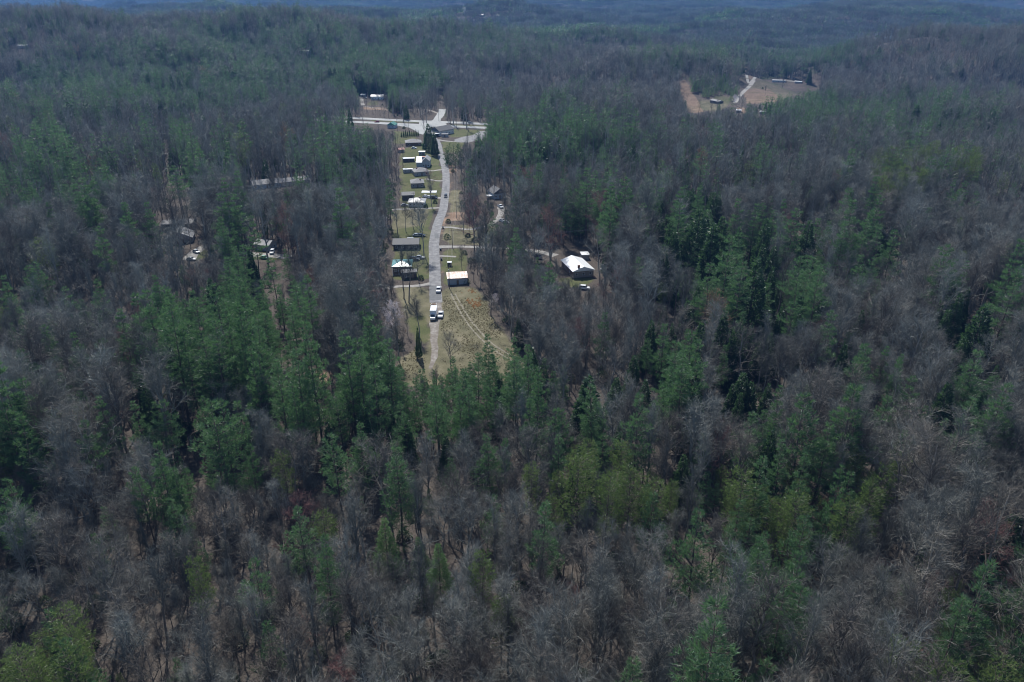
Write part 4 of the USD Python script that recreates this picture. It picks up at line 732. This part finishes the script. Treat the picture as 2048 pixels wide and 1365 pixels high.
def plant(x, y, mean_h, bare_only=False):
    z = ground(x, y) - 0.2; n = len(x); h = mean_h * rng.uniform(0.66, 1.22, n)
    h = h * (0.80 + 0.42 * smooth(0.38, 0.62, fbm2(x, y, 75, 3, 71) + 0.5))
    small = rng.random(n) < 0.33; h[small] *= 0.55
    u, v, _ = project(np.column_stack([x, y, z + 0.66 * h])); g, kd = kinds_at(u, v, x, y)
    green = (rng.random(n) < g) & (not bare_only); q0 = rng.random(n); rad = np.where(green, 3.0, 4.2); stay = q0 < crowns_clear(x, y, z, h, rad); thin = (rng.random(n) < 0.35 * smooth(0.57, 0.68, fbm2(x, y, 55, 3, 81) + 0.5)) & (np.hypot(x, y) > 230) & (np.hypot(x, y) < 650)
    for f in (0.62, 0.38, 0.22):      # lower growth where a tall tree would hide what is seen open
        m = np.nonzero(~stay)[0]; ok = q0[m] < crowns_clear(x[m], y[m], z[m], h[m] * f, rad[m] * f); h[m[ok]] *= f; stay[m[ok]] = True
    for i in np.nonzero(stay & ~thin)[0]:
        if green[i]:
            k = kd[i]; k = 'cone' if k == 'wp' and rng.random() < (0.45 if u[i] > 1150 and 380 < v[i] < 900 else 0.4 if y[i] > 480 else 0.08) else k
            hh = h[i] * {'wp': 1.22, 'yp': 1.0, 'young': 0.5, 'cone': 0.82}[k]
        else:
            q = rng.random(); k = 'red' if q < 0.022 else 'rusty' if q < 0.028 else 'bare'; hh = h[i] * (0.85 if k != 'bare' else 1)
        TREES.append([k, int(rng.integers(len(PROTO[k]))), x[i], y[i], z[i], hh, rng.uniform(0, 6.28), rng.uniform(0.9, 1.3) * (0.80 if k in ('wp', 'cone', 'yp') else 0.94) * (1.0 if y[i] < 700 else 1.2 if y[i] < 1000 else 1.45), None])
# trees the photo shows by themselves: kind, base pixel, tip pixel row, label
NAMED = [('bare', 808, 598, 492, 'left of two tall dark trunks standing before the teal-roofed house'), ('bare', 818, 606, 498, 'right of two tall dark trunks standing before the teal-roofed house'), ('bare', 848, 512, 408, 'wide dark bare tree leaning over the road by the teal roof'),
         ('bare', 864, 414, 345, 'thin bare tree at the lawn corner beside the black car'), ('red', 862, 378, 338, 'dark red budding tree on the lawn by the brown-grey house'), ('bare', 902, 737, 665, 'lone thin bare tree at the near edge of the field'), ('bare', 783, 745, 665, 'slender bare pole tree left of the dirt track end'),
         ('cone', 870, 312, 262, 'tall dark evergreen right of two beside the road top'), ('cone', 858, 302, 246, 'tall dark evergreen left of two beside the road top'), ('round', 908, 330, 283, 'broad round dark evergreen right of the road bend'), ('cone', 1172, 890, 748, 'broad glossy dark cone-shaped evergreen standing alone in mid wood'),
         ('cone', 1472, 850, 742, 'dark pointed evergreen, tallest of a close trio'), ('cone', 1490, 856, 762, 'dark pointed evergreen, right one of a close trio'), ('cone', 1455, 856, 765, 'dark pointed evergreen, left one of a close trio'), ('cone', 1228, 842, 752, 'narrow pointed evergreen right of the broad glossy cone tree'), ('cone', 1284, 850, 758, 'dark pointed evergreen midway between glossy cone tree and trio'), ('cone', 1525, 850, 765, 'grey-green pointed evergreen right of the close trio'),
         ('cone', 1985, 1165, 1022, 'big dense dark cedar near the right edge'), ('young', 778, 1150, 1032, 'bright green young pine standing alone among bare trees'), ('young', 846, 1165, 1072, 'left of two young pines below the lone bright one'), ('young', 882, 1200, 1085, 'right of two young pines below the lone bright one'),
         ('wp', 690, 1055, 856, 'tall pale-topped pine with long shaded trunk left of centre'), ('wp', 452, 1010, 832, 'full dark pine, rightmost of a loose left trio'), ('wp', 362, 965, 792, 'tall dark pine with bare lower trunk in a loose left trio'), ('wp', 302, 940, 800, 'slim ragged pine, leftmost of a loose left trio'), ('wp', 1372, 1240, 1010, 'tall pine with straight dark trunk among the yellow-green pines'), ('wp', 1932, 760, 600, 'tall full conifer in the right woods beside the shaded hollow'), ('wp', 1762, 600, 460, 'lone layered pine standing clear on the right slope'), ('wp', 368, 450, 298, 'tall narrow pine above the black barn'), ('wp', 595, 800, 660, 'tall dense dark pine at the left edge of the clay gap'),
         ('spire', 838, 716, 652, 'dark narrow dead-looking conifer beside the dirt track'), ('cone', 1617, 168, 136, 'dark pointed tree at the right end of the hillside clearing'), ('bare', 1530, 190, 172, 'small bare tree alone on the hillside clearing'), ('wp', 560, 640, 510, 'tall bright pine right of the left pine clump'), ('bare', 720, 755, 660, 'wide low bare tree at the clay gap'), ('bare', 664, 780, 690, 'dark forked bare tree beside the clay gap'),
         ('bare', 797, 474, 398, 'slim bare tree at the left end of the roadside lawns'), ('bare', 812, 464, 402, 'bare tree on the rough lawn below the white hipped house, leftmost'), ('bare', 827, 458, 406, 'bare tree on the rough lawn below the white hipped house, middle'), ('bare', 840, 462, 400, 'bare tree on the rough lawn below the white hipped house, rightmost'), ('bare', 838, 566, 498, 'bare tree right of the dark shed by the road edge'), ('yp', 110, 1520, 1296, 'yellow-green pine in the bottom left corner, middle of three'), ('yp', 35, 1500, 1322, 'yellow-green pine in the bottom left corner, leftmost of three'), ('yp', 200, 1510, 1300, 'yellow-green pine in the bottom left corner, rightmost of three'), ('yp', 1150, 1110, 905, 'bright yellow-green pine, leftmost of a thin group in mid wood'), ('yp', 1206, 1140, 950, 'bright yellow-green pine, lowest of a thin group in mid wood'), ('yp', 1250, 1105, 925, 'bright yellow-green pine, third from left in a thin mid wood group'), ('yp', 1300, 1120, 960, 'bright yellow-green pine, rightmost of a thin group in mid wood'), ('yp', 1560, 1180, 985, 'tall yellow-green pine in the middle of the right pine stand'), ('yp', 1660, 1190, 1000, 'tall yellow-green pine at the right of the right pine stand'), ('yp', 1460, 1120, 930, 'tall yellow-green pine at the top left of the right pine stand'), ('cone', 1600, 560, 440, 'tall dark spire conifer on the right slope'), ('cone', 1410, 600, 425, 'tallest dark spire conifer above the right of the metal-roofed house'), ('cone', 1385, 560, 362, 'slim dark spire conifer behind the tallest one'), ('cone', 1490, 690, 505, 'broad dark conifer in the right middle wood'), ('cone', 1365, 700, 600, 'dark spire conifer below the tallest spire'), ('cone', 1925, 770, 606, 'dark spire conifer beside the tall full conifer at right'), ('blossom', 768, 462, 435, 'pinkish blossoming tree left of the rough lawn'), ('bare', 925, 545, 490, 'spreading bare tree behind the right end of the tin-roofed barn'), ('bare', 948, 566, 505, 'grey bare tree right of the tin-roofed barn'), ('bare', 928, 470, 402, 'thin bare tree on the yard right of the road'), ('blossom', 786, 672, 612, 'pale blossoming tree left of the dirt track'), ('blossom', 990, 612, 590, 'white blossoming shrub tree at the field wood edge'), ('blossom', 583, 160, 151, 'white blossoming tree on the left hill below the pale building'), ('blossom', 567, 154, 146, 'small white blossoming tree far on the left hill'), ('blossom', 1172, 134, 124, 'white blossoming tree in the bare woods beyond the highway'), ('blossom', 929, 30, 17, 'rounded white blossoming tree on the far ridge'), ('blossom', 948, 50, 40, 'yellowish white blossoming tree below the far ridge houses'), ('blossom', 1752, 75, 66, 'white blossoming tree left of the distant long house'), ('blossom', 1468, 208, 192, 'pale blossoming tree beside the hillside drive')]
for kd, bx, by, ty, lab in NAMED:
    p = at(bx, by); lo, hi = 1.0, 60.0
    for _ in range(40):
        m = (lo + hi) / 2; v = project(p + [0, 0, m])[1]
        lo, hi = (m, hi) if v > ty else (lo, m)
    h = min(lo, 34.0); wide = 1.5 if bx == 1172 and kd == 'cone' else {'round': 1.0, 'cone': 1.15, 'spire': 0.5}.get(kd, 1.0); kd = 'cone' if kd == 'spire' else kd
    TREES.append([kd, len(TREES) % len(PROTO[kd]), p[0], p[1], p[2] - 0.2, h, len(TREES) * 1.7, wide, lab])
    if kd not in ('bare', 'red', 'yp'):
        for f0, f1, sw in ((0.35, 0.7, 0.13), (0.7, 0.98, 0.07)):
            keepP.append((np.asarray(hull_px(np.array([p + [a_ * h * sw, 0, h * f_] for a_ in (-1, 1) for f_ in (f0, f1)]), 1.0)), 0.8, 0.0))
n_named = len(TREES)
for k in range(9):
    p = at(803 + k * 4.2, 275 - 0.3 * k); TREES.append(['cone', k % 3, p[0], p[1], p[2], 5.0 + (k * 37 % 5) * 0.35, k, 0.75, f'small dark cypress, {["leftmost", "second", "third", "fourth", "fifth", "sixth", "seventh", "eighth", "ninth"][k]} from the left in the row behind the corner house' if k else 'small dark cypress, leftmost in the row behind the corner house'])
n_named = len(TREES)
x, y = scatter(5.0, 50, 720); nx_, ny_ = np.array([t[2] for t in TREES]), np.array([t[3] for t in TREES])
k = np.array([((nx_ - a) ** 2 + (ny_ - b) ** 2).min() > 9 for a, b in zip(x, y)]); plant(x[k], y[k], 24.0)
x, y = scatter(5.8, 720, 1700); plant(x, y, 23.0)
x, y = scatter(5.2, 60, 330); k = rng.random(len(x)) < 0.75; plant(x[k], y[k], 11.0, True)      # young stems between the tall trees

# the largest in view become single trees, the rest masses
KIND = {'bare': ('bare_tree', 'bare tree', 'bare broadleaf trees of the near woods', 'bare grey tree'), 'wp': ('white_pine', 'pine tree', 'tall pines of the woods', 'green pine'), 'yp': ('yellow_pine', 'pine tree', 'yellow-green pines of the woods', 'yellow-green pine'), 'red': ('red_maple', 'maple tree', 'red budding trees of the woods', 'red budding tree'),
        'rusty': ('rusty_oak', 'oak tree', 'rusty brown trees of the woods', 'rusty brown tree'), 'cone': ('cedar_tree', 'cedar tree', 'dark pointed evergreens of the woods', 'dark pointed evergreen'), 'young': ('young_pine', 'pine tree', 'young full pines', 'young full pine'), 'round': ('round_evergreen', 'evergreen tree', None, 'round evergreen'), 'blossom': ('blossoming_tree', 'blossoming tree', 'white blossoming trees', 'blossoming tree')}
LIMIT = {'bare': 290, 'wp': 150, 'yp': 75, 'red': 40, 'rusty': 25, 'cone': 60, 'young': 30, 'round': 5, 'blossom': 20}
P = np.array([[t[2], t[3], t[4], t[5]] for t in TREES]); U, V, D = project(np.column_stack([P[:, 0], P[:, 1], P[:, 2] + 0.7 * P[:, 3]])); size = P[:, 3] / D
inview = (U > 8) & (U < 2040) & (V > 4) & (V < 1358)
single = np.zeros(len(TREES), bool); single[:n_named] = True
for kd in KIND:
    idx = [i for i in np.argsort(-size) if TREES[i][0] == kd and i >= n_named and inview[i]]
    n0 = sum(1 for t in TREES[:n_named] if t[0] == kd)
    single[idx[:max(0, LIMIT[kd] - n0)]] = True
ROWS = [(1180, 'in the nearest wood'), (1010, 'in the second belt of wood'), (860, 'in the wood below the field'), (700, 'level with the foot of the field'), (540, 'level with the dirt track'), (-99, 'in the woods beside the village')]
COLS = [(210, 'far left'), (420, 'left'), (640, 'mid left'), (860, 'left of centre'), (1080, 'centre'), (1300, 'right of centre'), (1520, 'mid right'), (1760, 'right'), (9999, 'far right')]
ORD = ['leftmost', 'second', 'third', 'fourth', 'fifth', 'sixth', 'seventh', 'eighth', 'ninth', 'tenth', 'eleventh', 'twelfth', 'thirteenth', 'fourteenth', 'fifteenth', 'sixteenth'] + [f'{a}{b}' for a, b in zip(range(17, 90), ('th th th th 21st 22nd 23rd'.split() + ['th'] * 66))]
ORD = [o_ if not o_[:2].isdigit() or o_[2:4] == 'th' else o_[2:] for o_ in ORD]
cells = {}
for i in np.nonzero(single)[0]:
    if TREES[i][8]: continue
    row = next(n for t, n in ROWS if V[i] > t); col = next(n for t, n in COLS if U[i] < t); cells.setdefault((TREES[i][0], row, col), []).append(i)
for (kd, row, col), ids in cells.items():
    ids.sort(key=lambda i: U[i])
    for n, i in enumerate(ids):
        place = f', {col}' if len(ids) == 1 else f', {col}, {ORD[min(n, len(ORD) - 1)]}' + (' from left' if n else '')
        TREES[i][8] = f'{KIND[kd][3]} {row}{place}'
def put_parts(path, pr, light):
    (tv, tf), (cv_, cf) = pr[2 if light else 1]
    a = usdkit.mesh(stage, path + '/trunk', (tv, tf), M[pr[3]], smooth=not light); b = usdkit.mesh(stage, path + '/crown', (cv_, cf), M[pr[4]])
    for o_ in (a, b): o_.CreateDoubleSidedAttr(True)
for kd, prs in PROTO.items():
    for n, pr in enumerate(prs):
        stage.CreateClassPrim(f'/World/{KIND[kd][0]}_form_{n}'); put_parts(f'/World/{KIND[kd][0]}_form_{n}', pr, False)
for i in np.nonzero(single)[0]:
    kd, n, x, y, z, h, yaw, wide, lab = TREES[i]; s = h / PROTO[kd][n][0]
    xf = UsdGeom.Xform.Define(stage, numbered('/World/' + KIND[kd][0])); xf.AddTranslateOp().Set(Gf.Vec3d(x, y, z)); xf.AddRotateZOp().Set(math.degrees(yaw)); xf.AddScaleOp().Set(Gf.Vec3f(s * wide, s * wide, s))
    pr = xf.GetPrim(); pr.GetReferences().AddInternalReference(f'/World/{KIND[kd][0]}_form_{n}'); pr.SetInstanceable(True)
    tag(pr, lab, KIND[kd][1], KIND[kd][2])
def instancer(name, protos, idx, pos, yaw, scale):
    pi = UsdGeom.PointInstancer.Define(stage, numbered('/World/' + name)); rel = pi.CreatePrototypesRel()
    for n, fill in enumerate(protos):
        p_ = f'{pi.GetPath()}/form_{n}'; UsdGeom.Xform.Define(stage, p_); fill(p_); rel.AddTarget(p_)
    pi.CreateProtoIndicesAttr(Vt.IntArray.FromNumpy(np.asarray(idx, np.int32))); pi.CreatePositionsAttr(Vt.Vec3fArray.FromNumpy(np.asarray(pos, np.float32))); pi.CreateScalesAttr(Vt.Vec3fArray.FromNumpy(np.asarray(scale, np.float32)))
    h_ = np.asarray(yaw) / 2; pi.CreateOrientationsAttr(Vt.QuathArray([Gf.Quath(float(math.cos(a)), 0, 0, float(math.sin(a))) for a in h_]))
    return tag(pi.GetPrim(), kind='stuff')
MASS = {'bare': 'bare_woods', 'wp': 'pine_woods', 'yp': 'yellow_pine_woods', 'red': 'red_maple_woods', 'rusty': 'rusty_oak_woods', 'cone': 'cedar_woods', 'young': 'young_pine_woods'}
for kd, nm in MASS.items():
    ids = [i for i in range(len(TREES)) if not single[i] and TREES[i][0] == kd]
    if not ids: continue
    near = [i for i in ids if D[i] < 420]; npr = len(PROTO[kd]); ks, sc = [], []
    for i in ids:
        ks.append(TREES[i][1] + (0 if D[i] < 420 else npr)); s = TREES[i][5] / PROTO[kd][TREES[i][1]][0]; sc.append((s * TREES[i][7], s * TREES[i][7], s))
    fills = [lambda p_, pr=pr: put_parts(p_, pr, False) for pr in PROTO[kd]] + [lambda p_, pr=pr: put_parts(p_, pr, True) for pr in PROTO[kd]]
    instancer(nm, fills, ks, [(TREES[i][2], TREES[i][3], TREES[i][4]) for i in ids], [TREES[i][6] for i in ids], sc)
# distant woods: 42 m pieces of low-detail trees
def patch(seed, share, size=44.0):
    rng_ = np.random.default_rng(seed); TW, GR = MB(), MB()
    for gx_ in np.arange(-size / 2, size / 2, 6.3):
        for gy_ in np.arange(-size / 2, size / 2, 6.3):
            x, y = gx_ + rng_.uniform(0, 6.3), gy_ + rng_.uniform(0, 6.3); h = rng_.uniform(15, 24); n = 26
            if rng_.random() < share:
                f = 1 - rng_.uniform(0, 1, n) ** 0.6; a = rng_.uniform(0, 6.28, n); r = 3.3 * (1 - f) ** 0.8 + 0.3; c = np.column_stack([x + np.cos(a) * r * 0.5, y + np.sin(a) * r * 0.5, h * (0.3 + 0.7 * f)])
                d = unit(np.column_stack([np.cos(a), np.sin(a), np.full(n, 0.25)])); s = unit(np.cross(d, rng_.normal(size=(n, 3)))) * 0.75
                GR.tris(np.stack([c - s, c + s, c + d * (r * 0.7 + 0.8)[:, None]], 1))
            else:
                n = 40; a = rng_.uniform(0, 6.28, n); up = rng_.uniform(0.5, 1.4, n); d = np.column_stack([np.cos(a) * np.cos(up), np.sin(a) * np.cos(up), np.sin(up)])
                b = np.array([x, y, 0]) + np.column_stack([np.zeros(n), np.zeros(n), h * rng_.uniform(0.35, 0.75, n)]) + d * rng_.uniform(0, 2.5, n)[:, None]; s = unit(np.cross(d, rng_.normal(size=(n, 3)))) * 0.16
                TW.tris(np.stack([b - s, b + s, b + d * rng_.uniform(2, 5, n)[:, None]], 1)); TW.add(*tube_np(np.array([[x, y, -3], [x, y, h * 0.8]]), np.array([0.25, 0.1]), 3))
    return TW.get(), GR.get()
PATCH = [patch(300 + k, s) for k, s in enumerate((0.06, 0.10, 0.14, 0.4, 0.5, 0.8, 0.85))]
cell = 38.0; R1 = 9000
n = int(2 * (R1 * 0.72) / cell); m = int(R1 / cell); a, b = np.meshgrid((np.arange(n) - n / 2) * cell, np.arange(m) * cell)
x, y = a.ravel() + rng.uniform(-0.3, 0.3, a.size) * cell, b.ravel() + rng.uniform(-0.3, 0.3, a.size) * cell
r = np.hypot(x, y); k = (r > 1690) & (r < R1) & (np.abs(x) < y * 0.70 + 60); x, y = x[k], y[k]; k = ~forbidden(x, y); x, y = x[k], y[k]; z = ground(x, y)
u, v, _ = project(np.column_stack([x, y, z + 12])); g, kd = kinds_at(u, v, x, y)
nz = fbm2(x, y, 260, 3, 33) + 0.5; g = np.clip(g * 0.8 + (nz - 0.53) * 3.4, 0.02, 0.95)
ks = np.select([g < 0.28, g < 0.62], [rng.integers(0, 3, len(g)), rng.integers(3, 5, len(g))], rng.integers(5, 7, len(g)))
k = rng.random(len(x)) < crowns_clear(x, y, z, np.full(len(x), 20.0), 12.0)
def fill_patch(p_, pt):
    a_ = usdkit.mesh(stage, p_ + '/bare_part', pt[0], M['twig']); b_ = usdkit.mesh(stage, p_ + '/green_part', pt[1], M['wp'])
instancer('distant_woods', [lambda p_, pt=pt: fill_patch(p_, pt) for pt in PATCH], ks[k], np.column_stack([x, y, z])[k], rng.uniform(0, 6.28, len(x))[k], np.repeat(rng.uniform(0.85, 1.2, len(x))[k, None], 3, 1))

# ------------------------------------------------------------------ shrubs, undergrowth and field grass
def bush_mesh(seed, r, h, n):
    rg = np.random.default_rng(seed); C = MB(); a = rg.uniform(0, 6.28, n); f = rg.uniform(0, 1, n); rr = r * np.sqrt(1 - (f * 0.95) ** 2) * np.sqrt(rg.uniform(0.3, 1, n)) * (1 + 0.25 * np.sin(a * 3 + seed))
    c = np.column_stack([np.cos(a) * rr, np.sin(a) * rr, f * h * 0.9]); tuft_tris(C, c, unit(np.column_stack([np.cos(a), np.sin(a), np.full(n, 0.8)])), np.full(n, 0.35), 2, 0.22, rg); return C.get()
def tuft_mesh(seed, n=16, h=0.55):
    rg = np.random.default_rng(seed); C = MB(); d = unit(np.column_stack([rg.normal(size=n) * 0.5, rg.normal(size=n) * 0.5, np.ones(n)])); b = np.column_stack([rg.normal(size=n) * 0.12, rg.normal(size=n) * 0.12, np.full(n, -0.05)]); twig_tris(C, b, d, rg.uniform(0.6, 1.2, n) * h, np.full(n, 0.09), rg); return C.get()
def thicket(seed, h=3.0, n=170):
    rg = np.random.default_rng(seed); C = MB(); b = np.column_stack([rg.normal(size=n) * 0.9, rg.normal(size=n) * 0.9, rg.uniform(0, 0.6, n) * h]); d = unit(np.column_stack([rg.normal(size=n) * 0.5, rg.normal(size=n) * 0.5, np.ones(n)])); twig_tris(C, b, d, rg.uniform(0.4, 1, n) * h * 0.55, np.full(n, 0.045), rg); return C.get()
SHRUBS = [(897, 446, 2.4, 'narrow dark shrub on the clay bank right of the bend'), (894, 478, 3.0, 'dark rounded shrub at the gravel lane corner'), (936, 474, 2.2, 'small dark shrub alone on the yard right of the road'), (863, 258, 2.0, 'dark shrub left of the junction grass'), (1525, 178, 2.2, 'dark round shrub on the hillside clearing'), (906, 345, 2.2, 'green shrub beside the clay cut'), (852, 416, 2.2, 'bright green shrub at the end of the white house'), (870, 407, 2.2, 'green shrub by the road below the black car'), (932, 567, 2.6, 'grey-green shrub at the right end of the tin-roofed barn'), (842, 560, 2.2, 'dark shrub under the bare tree by the road edge'), (808, 258, 2.4, 'rounded dark shrub on the corner beside the highway')]
for n, (px, py, s, lab) in enumerate(SHRUBS):
    p = at(px, py); o = thing('garden_shrub', lab, 'shrub', (p[0], p[1], p[2] - 0.1), n, 'garden shrubs along the road')
    part(o, 'stem', rod((0, 0, -0.2), (0, 0, s * 0.5), 0.07, 0.03), 'pinebark'); part(o, 'foliage', bush_mesh(400 + n, s * 0.62, s, 420), 'bush')
# undergrowth: evergreen bushes and bare thickets under the trees
x, y = scatter(5.5, 60, 560); z = ground(x, y); nn = fbm2(x, y, 60, 3, 51) + 0.5
k = rng.random(len(x)) < 0.45 + 0.5 * smooth(0.45, 0.62, nn); h_ = rng.uniform(0.7, 1.5, len(x)); k &= rng.random(len(x)) < crowns_clear(x, y, z, h_ * 2.5, 1.0)
x, y, z, nn, h_ = x[k], y[k], z[k], nn[k], h_[k]; ev = (nn > 0.50) & (rng.random(len(x)) < 0.6)
instancer('undergrowth', [lambda p_, s=s: usdkit.mesh(stage, p_ + '/foliage', bush_mesh(500 + s, 1.5, 2.0, 300), M['bush']) for s in range(2)] + [lambda p_, s=s: usdkit.mesh(stage, p_ + '/twigs', thicket(510 + s), M['twig']) for s in range(2)],
          np.where(ev, rng.integers(0, 2, len(x)), rng.integers(2, 4, len(x))), np.column_stack([x, y, z - 0.1]), rng.uniform(0, 6.28, len(x)), np.repeat(h_[:, None], 3, 1))
def on_poly(poly, cell, keep_off=True):
    lo, hi = poly.min(0), poly.max(0); a, b = np.meshgrid(np.arange(lo[0], hi[0], cell), np.arange(lo[1], hi[1], cell)); x = a.ravel() + rng.uniform(-0.5, 0.5, a.size) * cell; y = b.ravel() + rng.uniform(-0.5, 0.5, a.size) * cell
    k = inside(poly, x, y); x, y = x[k], y[k]
    if keep_off:
        bad = np.zeros(len(x), bool)
        for c, w in ROADS:
            d2 = ((x[:, None] - c[None, :, 0]) ** 2 + (y[:, None] - c[None, :, 1]) ** 2).min(1); bad |= d2 < (w + 0.25) ** 2
        for p in FOOT: bad |= inside(p, x, y)
        x, y = x[~bad], y[~bad]
    return x, y
x, y = on_poly(wf[0], 0.72); nn = fbm2(x, y, 14, 3, 61) + 0.5; k = rng.random(len(x)) < smooth(0.40, 0.60, nn) * 0.85 + 0.05; x, y = x[k], y[k]
rp = world_poly([(918, 590), (940, 577), (958, 592), (962, 612), (948, 618), (930, 600)]); rusty = inside(rp, x, y) & (rng.random(len(x)) < 0.75)
bx_, by_ = on_poly(world_poly([(884, 640), (900, 640), (905, 690), (985, 690), (1040, 715), (1040, 762), (800, 766), (795, 730), (856, 735), (880, 720)]), 3.2); kk = rng.random(len(bx_)) < 0.4; bx_, by_ = bx_[kk], by_[kk]
instancer('field_brush', [lambda p_, s=s: usdkit.mesh(stage, p_ + '/twigs', thicket(520 + s, 1.6, 120), M['twig']) for s in range(2)], rng.integers(0, 2, len(bx_)), np.column_stack([bx_, by_, ground(bx_, by_) - 0.1]), rng.uniform(0, 6.28, len(bx_)), np.repeat(rng.uniform(0.6, 1.4, len(bx_))[:, None], 3, 1))
instancer('field_grass', [lambda p_: usdkit.mesh(stage, p_ + '/blades', tuft_mesh(601, 16, 0.32), M['drytuft']), lambda p_: usdkit.mesh(stage, p_ + '/blades', tuft_mesh(602, 18, 0.42), M['drytuft']), lambda p_: usdkit.mesh(stage, p_ + '/blades', tuft_mesh(603, 22, 0.6), M['rusttuft'])],
          np.where(rusty, 2, rng.integers(0, 2, len(x))), np.column_stack([x, y, ground(x, y)]), rng.uniform(0, 6.28, len(x)), np.repeat(rng.uniform(0.6, 1.5, len(x))[:, None], 3, 1))

# ------------------------------------------------------------------ haze
HZ = 0.66e-4
mat_haze = usdkit.material(stage, L + '/haze_air', {'v': ('principled_volume', {'color': (0.20, 0.46, 1.0), 'density': HZ, 'anisotropy': 0.0})}, [], volume='v.volume')
zmin, zmax = float(Z.min()) - 1, float(max(Z.max() + 30, CAM_H + 4))
hz = usdkit.mesh(stage, '/World/haze', box(-16600, 16600, -700, 24900, zmin, zmax), mat_haze); tag(hz.GetPrim(), kind='stuff')
print('trees', len(TREES), 'single', int(single.sum()), 'patches', int(k.sum()), 'verts ground', Z.size, 'z', zmin, zmax)
